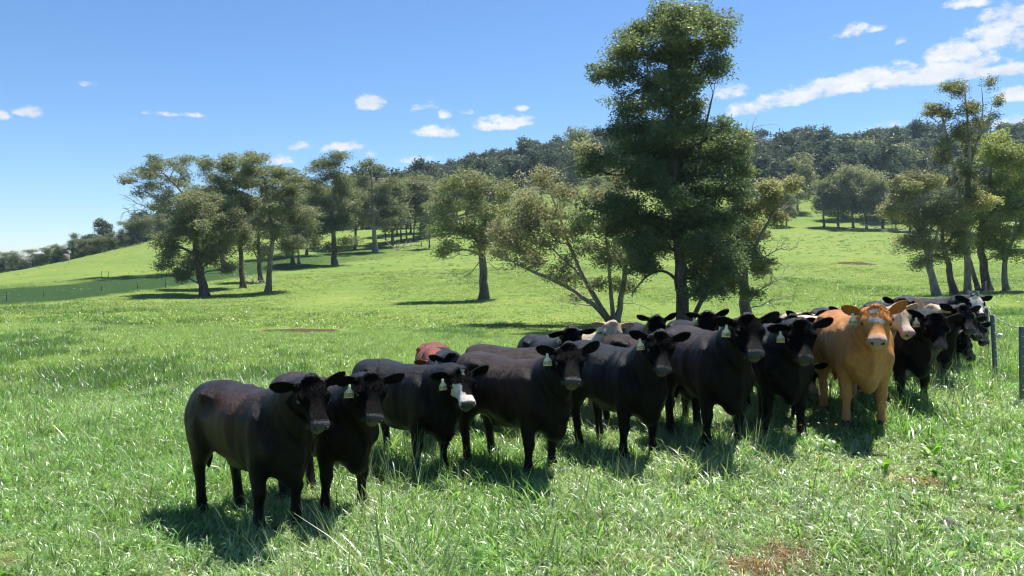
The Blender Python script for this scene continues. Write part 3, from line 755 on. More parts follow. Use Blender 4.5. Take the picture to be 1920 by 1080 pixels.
for (px, d, top, lab) in ((1706, 212, 352, 'dark gum at the field edge, first behind the greyish gum of the grove'), (1732, 212, 342, 'dark gum at the field edge, second behind the greyish gum of the grove'), (1762, 216, 336, 'dark gum at the field edge behind the dark leaning gum of the grove'), (1838, 206, 342, 'dark gum far behind the yellow-green gum of the grove'), (1872, 200, 332, 'dark gum far behind the gap right of the yellow-green gum'), (1906, 192, 338, 'dark gum far behind the low gum at the right frame edge')):
    place('round', px, 0, d, top, lab)

for (kd, px, d, top, wmul, lab) in (
    ('scrub', 20, 205, 471, 1.1, 'dark domed tree at the left frame edge behind the hill crest'),
    ('scrub', 62, 208, 488, 1.3, 'low scrubby tree next to the domed tree at the left frame edge'),
    ('scrub', 88, 208, 478, 1.0, 'small grey-green tree on the crest, third from the left edge'),
    ('scrub', 112, 208, 468, 1.1, 'small rounded tree on the crest just left of the tall crest tree'),
    ('scrub', 137, 210, 439, .75, 'tall dark tree standing up alone on the sloping hill crest'),
    ('scrub', 163, 212, 462, 1.2, 'low brownish tree on the crest just right of the tall crest tree'),
    ('scrub', 188, 214, 455, 1.1, 'low bushy tree on the crest, second right of the tall crest tree'),
    ('scrub', 208, 216, 442, 1.0, 'bushy tree on the crest left of the big open-crowned crest tree'),
    ('scrub', 236, 220, 414, .9, 'open-crowned tree on the crest with sky showing through'),
    ('scrub', 268, 224, 404, 1.0, 'large dense tree on the crest beside the open-crowned one'),
    ('scrub', 300, 228, 402, 1.0, 'dense dark tree on the crest touching the sparse pale-limbed gum'),
    ('scrub', 330, 232, 408, 1.0, 'dark crest tree seen behind the leftmost dense gum')):
    place(kd, px, 0, d, top, lab, None, wmul)

# the wooded hills: one far-off wood
PROTO = bpy.data.collections.new('scatter_sources')      # not linked to the scene
def proto_coll(name, items):
    c = bpy.data.collections.new(name)
    for q, (me_, mat) in enumerate(items):
        o = bpy.data.objects.new('%s_%02d' % (name, q), me_)
        if len(me_.materials) == 0: me_.materials.append(mat)
        c.objects.link(o)
    return c
_ng = {}
def scatter(name, P, rot, scl, idx, coll, parent=None):
    me_ = bpy.data.meshes.new(name)
    me_.vertices.add(len(P)); me_.vertices.foreach_set('co', np.asarray(P, np.float32).ravel())
    a = me_.attributes.new('rot', 'FLOAT_VECTOR', 'POINT'); a.data.foreach_set('vector', np.asarray(rot, np.float32).ravel())
    a = me_.attributes.new('scl', 'FLOAT_VECTOR', 'POINT'); a.data.foreach_set('vector', np.asarray(scl, np.float32).ravel())
    a = me_.attributes.new('idx', 'INT', 'POINT'); a.data.foreach_set('value', np.asarray(idx, np.int32))
    o = bpy.data.objects.new(name, me_); COL.objects.link(o)
    g = bpy.data.node_groups.new('scatter_' + name, 'GeometryNodeTree')
    g.interface.new_socket('Geometry', in_out='INPUT', socket_type='NodeSocketGeometry')
    g.interface.new_socket('Geometry', in_out='OUTPUT', socket_type='NodeSocketGeometry')
    gi = g.nodes.new('NodeGroupInput'); go = g.nodes.new('NodeGroupOutput')
    ip = g.nodes.new('GeometryNodeInstanceOnPoints')
    ci = g.nodes.new('GeometryNodeCollectionInfo'); ci.inputs['Collection'].default_value = coll
    ci.inputs['Separate Children'].default_value = True; ci.inputs['Reset Children'].default_value = True
    def attr(nm, ty):
        n = g.nodes.new('GeometryNodeInputNamedAttribute'); n.data_type = ty; n.inputs['Name'].default_value = nm
        return n.outputs['Attribute']
    er = g.nodes.new('FunctionNodeEulerToRotation')
    g.links.new(attr('rot', 'FLOAT_VECTOR'), er.inputs[0])
    g.links.new(gi.outputs[0], ip.inputs['Points']); g.links.new(ci.outputs[0], ip.inputs['Instance'])
    ip.inputs['Pick Instance'].default_value = True
    g.links.new(attr('idx', 'INT'), ip.inputs['Instance Index'])
    g.links.new(er.outputs[0], ip.inputs['Rotation']); g.links.new(attr('scl', 'FLOAT_VECTOR'), ip.inputs['Scale'])
    g.links.new(ip.outputs[0], go.inputs[0])
    m = o.modifiers.new('scatter', 'NODES'); m.node_group = g
    return o

def wood_tree(seed):
    wm, lm = auto_tree(seed, 14, 9.5, .22, np.array((.019, .031, .026)), np.array((.048, .054, .036)), 2600, .85, 1.0, 12, .28, .4)
    # join trunk and crown into one light mesh
    nv = len(wm.vertices); a = np.empty(nv * 3, np.float32); wm.vertices.foreach_get('co', a)
    nv2 = len(lm.vertices); b2 = np.empty(nv2 * 3, np.float32); lm.vertices.foreach_get('co', b2)
    col = np.empty(nv2 * 4, np.float32); lm.attributes['tint'].data.foreach_get('color', col)
    q = []; tr = []
    for p in wm.polygons:
        (q if p.loop_total == 4 else tr).append(tuple(p.vertices))
    Q = np.concatenate([np.array(q), np.arange(nv2).reshape(-1, 4) + nv])
    me_ = mesh_np('wood_tree', np.concatenate([a.reshape(-1, 3), b2.reshape(-1, 3)]), Q, np.array(tr) if tr else None, False)
    set_color(me_, 'tint', np.concatenate([np.tile(np.array([[.2, .18, .16, 1]]), (nv, 1)), col.reshape(-1, 4)]))
    return me_
wc = proto_coll('wood_tree', [(wood_tree(70 + q), M_LEAF) for q in range(5)])
r = np.random.default_rng(99)
pts = []
for _ in range(6800):
    px = r.uniform(-250, 2350); d = math.sqrt(r.uniform(210 ** 2, 560 ** 2))
    lim = np.interp(px, [-250, 0, 150, 300, 420, 560, 760, 880, 1000, 1040, 1110, 1180, 1400, 1470, 1520, 1560, 1700, 1900, 2400], [200, 204, 216, 238, 250, 262, 236, 246, 285, 338, 342, 312, 275, 285, 305, 250, 240, 235, 230])
    if d < lim: continue
    dens = 1.0 if d < 480 else .6
    if r.uniform() > dens * .42: continue
    pts.append(((px - 960) / F * d, d))
pts = np.array(pts)
# thin out crowding
keep = []
cell = {}
for q, (x, y) in enumerate(pts):
    kx, ky = int(x // 6), int(y // 6)
    if (kx, ky) in cell: continue
    cell[(kx, ky)] = 1; keep.append(q)
pts = pts[keep]
z = height(pts[:, 0], pts[:, 1])
n = len(pts)
sc = r.uniform(.75, 1.6, n) * np.interp(960 + F * pts[:, 0] / pts[:, 1], [-250, 80, 200, 320, 500, 700], [.29, .32, .44, .60, .8, 1.0])
wood = scatter('forest', np.stack([pts[:, 0], pts[:, 1], z - .2], 1), np.stack([r.normal(0, .03, n), r.normal(0, .03, n), r.uniform(0, 6.28, n)], 1),
               np.stack([sc * r.uniform(.9, 1.15, n), sc * r.uniform(.9, 1.15, n), sc * r.uniform(.9, 1.1, n)], 1), r.integers(0, 5, n), wc)
tag(wood, 'dense dark eucalypt forest covering the hills along the skyline', 'forest', kind='stuff')

# ------------------------------------------------------------------ cattle
def ring_loft(mb, rings, sides=20):
    """rings: list of (sides,3) arrays, closed with fans"""
    R = np.array(rings); m, n = R.shape[:2]
    V = R.reshape(-1, 3)
    i = np.arange(m - 1)[:, None] * n; j = np.arange(n)[None, :]; k = (j + 1) % n
    Q = np.stack([i + j, i + k, i + n + k, i + n + j], -1).reshape(-1, 4)
    V = np.concatenate([V, R[0].mean(0)[None], R[-1].mean(0)[None]])
    jj = np.arange(n); kk = (jj + 1) % n
    T = np.concatenate([np.stack([kk, jj, np.full(n, m * n)], -1), np.stack([(m - 1) * n + jj, (m - 1) * n + kk, np.full(n, m * n + 1)], -1)])
    mb.add(V, Q, T)
_a = np.linspace(0, 2 * np.pi, 20, endpoint=False)
def sell(e=2.3):
    c, s = np.cos(_a), np.sin(_a)
    return np.sign(c) * np.abs(c) ** (2 / e), np.sign(s) * np.abs(s) ** (2 / e)
def ellipsoid(mb, c, rx, ry, rz, M=None):
    u = np.linspace(0, np.pi, 9)[1:-1]
    rings = []
    for t in u:
        rings.append(np.stack([np.full(20, -math.cos(t)) * rx, np.cos(_a) * math.sin(t) * ry, np.sin(_a) * math.sin(t) * rz], 1))
    rings = np.array(rings)
    if M is not None: rings = rings @ np.asarray(M).T
    ring_loft(mb, rings + np.asarray(c))

def dense(st, m):
    """resample a table of stations smoothly (Catmull-Rom)"""
    A = np.array(st, float); n = len(A); o = []
    for t in np.linspace(0, n - 1, m):
        i = min(int(t), n - 2); f = t - i
        p0, p1, p2, p3 = A[max(i - 1, 0)], A[i], A[i + 1], A[min(i + 2, n - 1)]
        o.append(.5 * (2 * p1 + (p2 - p0) * f + (2 * p0 - 5 * p1 + 4 * p2 - p3) * f * f + (3 * p1 - p0 - 3 * p2 + p3) * f ** 3))
    return np.array(o)
TORSO = dense([(-.84,1.20,.86,.12),(-.81,1.265,.74,.250),(-.71,1.295,.65,.310),(-.52,1.303,.61,.330),(-.30,1.285,.565,.340),(-.04,1.280,.520,.365),
         (.18,1.285,.505,.360),(.36,1.310,.500,.325),(.52,1.310,.49,.285),(.66,1.255,.485,.240),(.78,1.14,.555,.170),(.84,1.02,.69,.07)], 46)
TORSO[:, 3] *= .94
FRONT = dense([(.98,.47,.16,.20,.13),(.80,.47,.19,.17,.12),(.66,.455,.195,.125,.10),(.54,.45,.19,.092,.080),(.43,.455,.185,.070,.068),(.37,.465,.183,.073,.070),
         (.30,.455,.18,.050,.052),(.19,.45,.18,.043,.047),(.125,.455,.18,.058,.060),(.075,.47,.18,.053,.057),(.045,.482,.18,.068,.066),(-.03,.492,.18,.074,.070)], 30)
HIND = dense([(1.08,-.56,.14,.20,.15),(.90,-.58,.18,.215,.165),(.76,-.585,.195,.205,.15),(.64,-.60,.195,.165,.12),(.54,-.645,.19,.112,.088),(.465,-.682,.185,.080,.068),
        (.42,-.686,.183,.070,.062),(.34,-.67,.18,.054,.054),(.20,-.65,.18,.049,.051),(.125,-.64,.18,.058,.060),(.075,-.62,.18,.053,.057),(.045,-.605,.18,.068,.066),(-.03,-.592,.18,.074,.070)], 32)
HEAD = dense([(-.11,.01,-.14,.095),(-.04,.072,-.20,.138),(.03,.090,-.235,.152),(.10,.084,-.245,.160),(.16,.066,-.232,.154),(.22,.048,-.200,.130),(.28,.036,-.165,.108),
        (.34,.032,-.148,.099),(.395,.036,-.140,.106),(.44,.032,-.132,.113),(.475,.010,-.114,.102),(.495,-.022,-.085,.062)], 34)

HEAD[:, 0] = np.where(HEAD[:, 0] > .18, .18 + (HEAD[:, 0] - .18) * .90, HEAD[:, 0])
def euler_axes(yaw, pitch, roll=0.0):
    """columns: forward (nose), left, up of the head"""
    M = Matrix.Rotation(yaw, 3, 'Z') @ Matrix.Rotation(pitch, 3, 'Y') @ Matrix.Rotation(roll, 3, 'X')
    return np.array(M)

COATS = {
 'black': ((.0022,.0021,.0024), (.0065,.0042,.0036)),
 'brown_black': ((.0028,.0023,.0023), (.050,.021,.012)),
 'red': ((.40,.140,.033), (.56,.250,.074)),
 'cream': ((.50,.39,.26), (.60,.50,.38)),
 'dark_red': ((.16,.042,.018), (.25,.07,.03)),
}
NCOW = 0
def make_cow(label, px, d, th, thh, coat='black', scale=1.0, pitch=44, neck=0.0, voxel=.020, mark=None, tagtxt=None, tagside=-1, seed=0, legs=(0,0,0,0),
             ear=(8, 8), roll=0, group=None, hair=1.0, brown=.5, py=None, headsc=1.0):
    """px: column of the poll, d: depth of the body centre, th / thh: how far body and head turn from facing right towards the viewer (degrees)
       neck: lowers the head (1 = grazing)"""
    global NCOW
    r = np.random.default_rng(300 + seed + NCOW); NCOW += 1
    a = math.atan2(px - 960, F)
    yb = -a - math.radians(th); yh = -a - math.radians(thh)
    rel = yh - yb
    # head joint in body frame
    B0 = np.array((.46, 0, 1.02)); 
    ny = rel * .55
    reach = .54 if neck < .4 else .66
    up = .33 * (1 - neck) - .52 * neck
    HM = euler_axes(rel + r.normal() * .05, math.radians(pitch + r.normal() * 3), math.radians(roll + r.normal() * 4))
    if py is not None:
        pl = np.array((.56 + math.cos(ny) * reach, math.sin(ny) * reach)) + HM[:2, 2] * .1
        ox, oy = (math.cos(yb) * pl[0] - math.sin(yb) * pl[1]) * scale, (math.sin(yb) * pl[0] + math.cos(yb) * pl[1]) * scale
        zt_ = ZC - (py - HZ) / F * (d + oy)
        up_ = (zt_ - H1((px - 960) / F * (d + oy) - ox, d)) / scale - 1.04 - .095 * HM[2, 2] - .02
        up = min(max(up_, -.25), .42)
        print('cow', NCOW, 'up wanted %.2f used %.2f' % (up_, up))
    J = np.array((.56, 0, 1.04)) + np.array((math.cos(ny) * reach, math.sin(ny) * reach, up))
    hs = .90 * headsc
    mb = MB()
    cx, cy = sell(2.4)
    bx_, by_ = sell(2.9)
    rings = []
    for (x, zt, zb, hw) in TORSO:
        zc = (zt * .56 + zb * .44)
        q_ = sst(-.2, -.55, np.array(x)) if x < -.2 else 0.0
        q_ = min(1.0, max(0.0, (-.15 - x) / .4))
        c1_, c2_ = cx * (1 - q_) + bx_ * q_, cy * (1 - q_) + by_ * q_
        zz = np.where(c2_ > 0, zc + c2_ * (zt - zc), zc + c2_ * (zc - zb))
        wob_ = np.where(c2_ > 0, 1 - .20 * c2_ ** 2, 1 - .14 * c2_ ** 2)
        rings.append(np.stack([np.full(20, x), c1_ * hw * wob_, zz], 1))
    ring_loft(mb, rings)
    # neck
    C0, C1, C2, C3 = B0, np.array((.70, 0, 1.08 + .06 * (1 - neck))), J - HM[:, 0] * .13 - HM[:, 2] * .12, J + HM[:, 0] * .03 - HM[:, 2] * .10
    rings = []
    for t in np.linspace(0, 1, 9):
        p = (1-t)**3*C0 + 3*t*(1-t)**2*C1 + 3*t*t*(1-t)*C2 + t**3*C3
        tg = unit(3*(1-t)**2*(C1-C0) + 6*t*(1-t)*(C2-C1) + 3*t*t*(C3-C2))
        side = unit(np.cross(np.array((0, 0, 1.)), tg)); u = np.cross(tg, side)
        hw = .252 * (1-t) + .125 * t; ht = .285 * (1-t) + .105 * t; hb = .43 * (1-t)**1.2 + .215 * t**.8
        zz = np.where(cy > 0, cy * ht, cy * hb); ww = np.where(cy > 0, hw * (1 - .25 * cy ** 2), hw * (1 - .5 * cy ** 2))
        rings.append(p + side * (cx * ww)[:, None] + u * zz[:, None])
    ring_loft(mb, rings)
    ellipsoid(mb, (.66, 0, .59), .19, .10, .18)            # brisket
    ellipsoid(mb, (.80, 0, .80), .11, .045, .20)
    for s in (-1, 1):
        ellipsoid(mb, (.44, s * .205, .93), .18, .12, .27)  # shoulder
        ellipsoid(mb, (-.43, s * .235, 1.17), .11, .09, .085)
        ellipsoid(mb, (-.74, s * .10, 1.13), .07, .06, .08)
        ellipsoid(mb, (.60, s * .185, .82), .14, .10, .15)  # hook bone
        ellipsoid(mb, (-.62, s * .195, .92), .215, .145, .30)  # thigh
    ellipsoid(mb, (-.05, 0, .55), .34, .16, .07)
    # legs, with stance and the lie of the ground added later
    legid = []
    def leg(st, s, sw):
        rings = []
        for (z, x, y, rx, ry) in st:
            f = max(0, 1 - z / .85)
            rings.append(np.stack([x + sw * f + np.cos(_a) * rx, s * y + np.sin(_a) * ry, np.full(20, z)], 1))
        ring_loft(mb, rings)
    for q, (st, s) in enumerate(((FRONT, 1), (FRONT, -1), (HIND, 1), (HIND, -1))):
        leg(st, s, legs[q] + r.normal() * .03)
    # head
    rings = []
    for (x, zt, zb, hw) in HEAD:
        zc = zt * .62 + zb * .38
        zz = np.where(cy > 0, zc + cy * (zt - zc), zc + cy * (zc - zb))
        k_ = sst(.14, .26, np.array(x)) * (1 - sst(.40, .46, np.array(x)))
        ww = np.where(cy < 0, hw * (1 - .38 * cy ** 2), hw * (1 - (.12 + .34 * k_) * cy ** 2))
        loc = np.stack([np.full(20, x), cx * ww, zz], 1) * hs
        rings.append(J + loc @ HM.T)
    ring_loft(mb, rings)
    def hp(x, y, z): return J + HM @ (np.array((x, y, z)) * hs)
    ellipsoid(mb, hp(-.035, 0, .070), .060, .075, .060, HM)     # poll
    ellipsoid(mb, hp(.388, 0, -.132), .070, .068, .034, HM)   # lower lip
    ellipsoid(mb, hp(.425, 0, -.030), .046, .098, .052, HM)    # nose pad
    for s in (-1, 1):
        ellipsoid(mb, hp(.135, s * .136, .016), .055, .036, .036, HM)   # brow
        ellipsoid(mb, hp(.09, s * .095, -.13), .12, .055, .09, HM)      # jaw
        ellipsoid(mb, hp(-.01, s * .14, -.01), .045, .05, .045, HM)      # ear base
    # remesh into one skin
    tmp = mb.mesh('cow_blank')
    to = bpy.data.objects.new('cow_blank', tmp); COL.objects.link(to)
    md = to.modifiers.new('r', 'REMESH'); md.mode = 'VOXEL'; md.voxel_size = voxel; md.adaptivity = 0
    dg = bpy.context.evaluated_depsgraph_get()
    me_ = bpy.data.meshes.new_from_object(to.evaluated_get(dg))
    bpy.data.objects.remove(to); bpy.data.meshes.remove(tmp)
    n = len(me_.vertices); V = np.empty(n * 3, np.float32); me_.vertices.foreach_get('co', V); V = V.reshape(-1, 3).astype(float)
    E = np.empty(len(me_.edges) * 2, np.int32); me_.edges.foreach_get('vertices', E); E = E.reshape(-1, 2)
    deg = np.bincount(E.ravel(), minlength=n).astype(float)
    hl = ((V - J) @ HM) / hs                               # head-local coordinates
    inhead = (hl[:, 0] > -.02) & (np.abs(hl[:, 1]) < .3) & (hl[:, 2] > -.26) & (hl[:, 2] < .2)
    wgt = np.where(inhead, .22, .62); wgt = np.where(V[:, 2] < .45, .3, wgt)
    its = int(round(10 * .02 / voxel))
    for it in range(its):
        acc_ = np.zeros_like(V)
        for c_ in range(3):
            acc_[:, c_] = np.bincount(E[:, 0], V[E[:, 1], c_], n) + np.bincount(E[:, 1], V[E[:, 0], c_], n)
        V = V + (acc_ / deg[:, None] - V) * wgt[:, None]
    nrm = np.empty(n * 3, np.float32); me_.vertices.foreach_set('co', V.astype(np.float32).ravel()); me_.update()
    me_.vertices.foreach_get('normal', nrm); nrm = nrm.reshape(-1, 3)
    body = sst(.45, .75, V[:, 2]) * (~inhead)
    V = V + nrm * (wob(V, 7, seed + NCOW) * .010 + wob(V * np.array((1, 1, .4)), 19, seed) * .0035)[:, None] * body[:, None]
    fold = np.sin(V[:, 0] * 42 + V[:, 2] * 14 + 2 * wob(V, 5, seed)) * np.exp(-((V[:, 0] - .78) / .16) ** 2) * np.exp(-((V[:, 2] - .95) / .3) ** 2)
    V = V + nrm * (fold * .009 * (~inhead))[:, None]
    # ribs / flank hollows
    V = V + nrm * (-.030 * np.exp(-((V[:, 0] + .30) / .12) ** 2 - ((V[:, 2] - 1.10) / .10) ** 2) * (np.abs(V[:, 1]) > .15))[:, None]
    V = V + nrm * (-.022 * np.exp(-((V[:, 0] - .20) / .05) ** 2 - ((V[:, 2] - .95) / .25) ** 2) * (np.abs(V[:, 1]) > .15))[:, None]
    hl = ((V - J) @ HM) / hs
    # coat colours
    c0, c1 = (np.array(q) for q in COATS[coat])
    k = np.clip(.5 + .55 * wob(V * np.array((1, 1, .6)), 3.2, NCOW * 1.3) + .25 * wob(V, 11, 3), 0, 1)
    if coat.endswith('black'):
        k = k * sst(.55, 1.05, V[:, 2]) * (1 - sst(.45, .75, V[:, 0])) * brown * 2
        k = np.clip(k + (V[:, 0] < -.5) * .08, 0, 1.2)
    C = c0 * (1 - k[:, None]) + c1 * k[:, None]
    if coat in ('red',):
        low = sst(.9, .5, V[:, 2]) if False else (1 - sst(.45, .95, V[:, 2])) * .55
        C = C * (1 - low[:, None]) + np.array((.50, .30, .12)) * low[:, None]  # lower body lightened: yellowish bounce off the grass painted into the coat
        C = np.where((V[:, 2] < .09)[:, None], np.array((.06, .04, .03)), C)
    hx, hy, hz_ = hl[:, 0], hl[:, 1], hl[:, 2]
    face = inhead & (hx > 0)
    edge = wob(hl, 24, seed) * .02
    white = np.array((.66, .61, .54))
    def paint(mask, col):
        nonlocal C
        C = np.where(mask[:, None], np.asarray(col), C)
    if mark == 'white_cheek':
        paint(face & (hy < -.028 + edge - .10 * np.clip(.30 - hx, 0, .3)) & (hx > .17 + edge) & (hz_ > -.15), white)
        paint(face & (hx > .32 + edge), white)
        paint(face & (hx < .06) & (np.abs(hy - .0) < .03 + edge) & (hz_ > .05), white * .8)
    if mark == 'blaze':
        paint(face & (np.abs(hx - .17 - .35 * np.abs(hy) * np.sign(hy)) < .030 + edge) & (np.abs(hy) < .09 + edge) & (hz_ > .0), white)
        paint(face & (np.abs(hx - .055) < .022 + edge * .5) & (np.abs(hy + .02) < .045 + edge) & (hz_ > .05), white)
        paint(face & (hx > .355 + edge) , (.52, .36, .26))
    if mark == 'white_face':
        paint(face & (hx < .30 + edge) & (np.abs(hy) < .12) & (hz_ > -.08 + edge * 2), white)
        paint(face & (hx > .30) & (np.abs(hy) < .04 + edge) & (hz_ > 0), white)
        paint(face & (hz_ < -.06 + edge) & (hx > .16) & (hx < .46), white)
    if mark == 'white_forehead':
        paint(face & (hx > .03 + edge) & (hx < .16 + edge) & (hz_ > -.02), white)
    if mark == 'white_muzzle':
        paint(face & (hx > .315 + edge), (.62, .48, .42))
    nose = face & (hx > .405) & (hz_ > -.082) & (np.abs(hy) < .092) & (hx - .25 * hz_ > .412)
    pinkish = coat in ('red', 'cream') or mark in ('white_muzzle',)
    paint(nose, (.40, .27, .22) if pinkish else (.060, .058, .058))
    if not pinkish:
        paint(face & (hx > .41) & (hz_ <= -.082) & (np.abs(hy) < .06), (.10, .10, .08))
    # parts added to the same skin: ears and tail
    mq = MB(); earc = []
    for s in (-1, 1):
        n0 = mq.n
        e = (ear[0] if s > 0 else ear[1]) + r.normal() * 6
        er_ = math.radians(e)
        dirv = np.array((-.16 + r.normal() * .16, s * math.cos(er_), math.sin(er_))); dirv /= np.linalg.norm(dirv)
        cupn = np.array((.85, 0, .30)); cupn -= dirv * (cupn @ dirv); cupn /= np.linalg.norm(cupn)
        wv = np.cross(dirv, cupn)
        rings = []
        for (t, w_, th_) in ((-.03,.032,.028),(.03,.042,.028),(.08,.060,.025),(.13,.068,.023),(.18,.060,.021),(.215,.040,.017),(.235,.018,.012)):
            ca, sa = np.cos(_a), np.sin(_a)
            cup = .42 * (ca ** 2) * w_ * (1 if t > .02 else .3)
            loc = np.array((-.01, s * .145, -.005)) + dirv * t + np.outer(ca * w_, wv) + np.outer(sa * th_ + cup - .02, cupn)
            rings.append(J + (loc * hs) @ HM.T)
        ring_loft(mq, rings)
        earc.append((s, dirv, wv, cupn))
    earV = np.concatenate(mq.V); nE = len(earV)
    TP = np.array([(-.80, 0, 1.22), (-.86, 0, 1.17), (-.895, 0, 1.05), (-.90, .01, .85), (-.90, .015, .68), (-.895, .02, .56), (-.89, .02, .46), (-.885, .02, .36)])
    mq.tube(TP, [.045, .042, .036, .028, .024, .040, .045, .012], 10)
    QV = np.concatenate(mq.V); QQ = np.concatenate(mq.Q); QT = np.concatenate(mq.T)
    ec = c0 if coat.endswith('black') else (c0 * .9 + c1 * .1)
    QC = np.tile(ec, (len(QV), 1))
    if coat == 'cream': QC[:nE] = (.55, .40, .26)
    # final body mesh
    Fq = np.array([tuple(p.vertices) for p in me_.polygons if p.loop_total == 4])
    Ft = [tuple(p.vertices) for p in me_.polygons if p.loop_total == 3]
    bpy.data.meshes.remove(me_)
    allV = np.concatenate([V, QV]); allQ = np.concatenate([Fq, QQ + n]); allT = np.concatenate([np.array(Ft, int).reshape(-1, 3), QT + n]).astype(int)
    alpha_ = np.where(inhead & (hl[:, 0] < .40), .20, 1.0)
    allC = np.concatenate([np.concatenate([C, alpha_[:, None]], 1), np.concatenate([QC, np.full((len(QC), 1), .4)], 1)])
    # place: poll over its column of the picture, feet on the ground
    cb, sb = math.cos(yb), math.sin(yb)
    pol = J + HM @ np.array((0, 0, .06))
    ox, oy = (cb * pol[0] - sb * pol[1]) * scale, (sb * pol[0] + cb * pol[1]) * scale
    X = (px - 960) / F * (d + oy) - ox; Y = d
    z0 = H1(X, Y)
    for (lx, ly, lo_, hi_) in ((.47, .18, .2, 2), (.47, -.18, .2, 2), (-.65, .18, -2, -.2), (-.65, -.18, -2, -.2)):
        wx = X + (cb * lx - sb * ly) * scale; wy = Y + (sb * lx + cb * ly) * scale
        dz = (H1(wx, wy) - z0) / scale
        m = (allV[:, 0] > lo_) & (allV[:, 0] < hi_) & (np.sign(allV[:, 1]) == np.sign(ly)) & (allV[:, 2] < .75)
        m[n:] = False
        allV[m, 2] += dz * (1 - allV[m, 2] / .75)
    bm_ = mesh_np('body', allV, allQ, allT, True); set_color(bm_, 'coat', allC)
    root = empty('cow', (X, Y, z0), yb); root.scale = (scale,) * 3
    tag(root, label, 'cow', group)
    obj('body', bm_, M_COAT, root)
    # eyes and nostrils
    for s in (-1, 1):
        em = MB(); ellipsoid(em, hp(.166, s * .152, .000), .027, .016, .021, HM); obj('eye', em.mesh('eye'), M_EYE, root)
        em = MB(); ellipsoid(em, hp(.462, s * .055, -.028), .016, .020, .014, HM @ euler_axes(0, .3, s * .5)); obj('nostril', em.mesh('nostril'), M_NOSTRIL, root)
    # rough hair on the poll and ear rims
    hv = []; hc = []
    top = np.where(inhead & (hl[:, 0] < .17) & (hl[:, 2] > .035))[0]
    nh = int(650 * hair)
    if len(top):
        for q in r.choice(top, nh):
            p = V[q]; out_ = HM @ np.array((-.25 + r.normal() * .5, r.normal() * .5, .75))
            Lh = r.uniform(.010, .026) * (1.3 if hl[q, 0] < .03 else .8); w_ = .0022
            sd_ = unit(np.cross(out_, r.normal(size=3))) * w_
            hv += [p - sd_, p + sd_, p + unit(out_) * Lh]; hc += [C[q] * r.uniform(.8, 2.2)] * 3
    for q in r.integers(0, nE, int(650 * hair)):
        p = earV[q]; dv = unit(r.normal(size=3) + .3 * unit(p - J)); Lh = r.uniform(.005, .014)
        sd_ = unit(np.cross(dv, r.normal(size=3))) * .0024
        hv += [p - sd_, p + sd_, p + dv * Lh]; hc += [QC[q] * r.uniform(.8, 2.0)] * 3
    for q in range(14):
        s = r.choice((-1, 1)); p = hp(.42, s * .095, -.06 + r.normal() * .02); dv = HM @ unit(np.array((.3 + r.normal() * .4, s * 1., r.normal() * .4)))
        hv += [p - HM[:, 2] * .0012, p + HM[:, 2] * .0012, p + dv * r.uniform(.03, .06)]; hc += [np.array((.3, .3, .3))] * 3
    hm = mesh_np('hair', np.array(hv), None, np.arange(len(hv)).reshape(-1, 3), False); set_color(hm, 'coat', np.concatenate([np.array(hc), np.full((len(hc), 1), .35)], 1))
    obj('hair', hm, M_COAT, root)
    # short body hair on the near animals, lying back along the flanks
    if voxel < .018:
        nb = 5000
        pick = r.integers(0, n, nb); P_ = V[pick]; N_ = nrm[pick]
        flow = np.tile(np.array((-1., 0, -.45)), (nb, 1)); flow[P_[:, 2] < .55] = (-.15, 0, -1.)
        ih = inhead[pick]; flow[ih] = (HM @ np.array((-.7, 0, -.2)))
        flow = flow + r.normal(size=(nb, 3)) * .38
        flow = unit(flow - N_ * (flow * N_).sum(1, keepdims=True)) + N_ * r.uniform(.05, .22, (nb, 1))
        sd_ = unit(np.cross(flow, N_ + r.normal(size=(nb, 3)) * .5)) * .0019
        Lh = (r.uniform(.010, .024, nb) * np.where(ih, .55, 1.0))[:, None]
        HV = np.stack([P_ - sd_, P_ + sd_, P_ + unit(flow) * Lh], 1).reshape(-1, 3)
        HC = np.repeat(np.concatenate([C[pick] * r.uniform(.8, 1.3, (nb, 1)), np.where(ih, .3, .7)[:, None]], 1), 3, axis=0)
        hm = mesh_np('coat_hair', HV, None, np.arange(len(HV)).reshape(-1, 3), False); set_color(hm, 'coat', HC)
        obj('coat_hair', hm, M_COAT, root)
    # ear tag
    if tagtxt is not None:
        s, dirv, wv, cupn = [e for e in earc if e[0] == tagside][0]
        root_p = J + HM @ (np.array((-.01, s * .145, -.005)) * hs + dirv * .10 * hs + cupn * .05 + np.array((0, 0, -.02)))
        facing = HM @ unit(np.array((.75, s * .10, .45)))
        down = np.array((0, 0, -1.)) - facing * facing[2] * -1; down = unit(down)
        right = unit(np.cross(facing, down))
        if True:
            tilt = r.normal() * .12
            down, right = down * math.cos(tilt) + right * math.sin(tilt), right * math.cos(tilt) - down * math.sin(tilt)
        prof = [(-.012, -.008), (.012, -.008), (.014, .030), (.041, .066), (.044, .124), (-.044, .124), (-.041, .066), (-.014, .030)]
        fr = [root_p + right * u + down * v + facing * .006 for u, v in prof]; bk = [p - facing * .004 for p in fr]
        TT = [(7, 0, 1), (7, 1, 2), (7, 2, 3), (7, 3, 6), (6, 3, 4), (6, 4, 5)]
        TT = TT + [(c_ + 8, b_ + 8, a_ + 8) for a_, b_, c_ in TT]
        QQ = [(q, q + 8, (q + 1) % 8 + 8, (q + 1) % 8) for q in range(8)]
        to = obj('ear_tag', mesh_np('ear_tag', np.array(fr + bk), np.array(QQ), np.array(TT), False), M_TAG, root)
        fc = bpy.data.curves.new('tag_number', 'FONT'); fc.body = tagtxt; fc.size = .046; fc.align_x = 'CENTER'; fc.align_y = 'CENTER'; fc.offset = .0008; fc.resolution_u = 2
        fo = bpy.data.objects.new('tag_number', fc); COL.objects.link(fo)
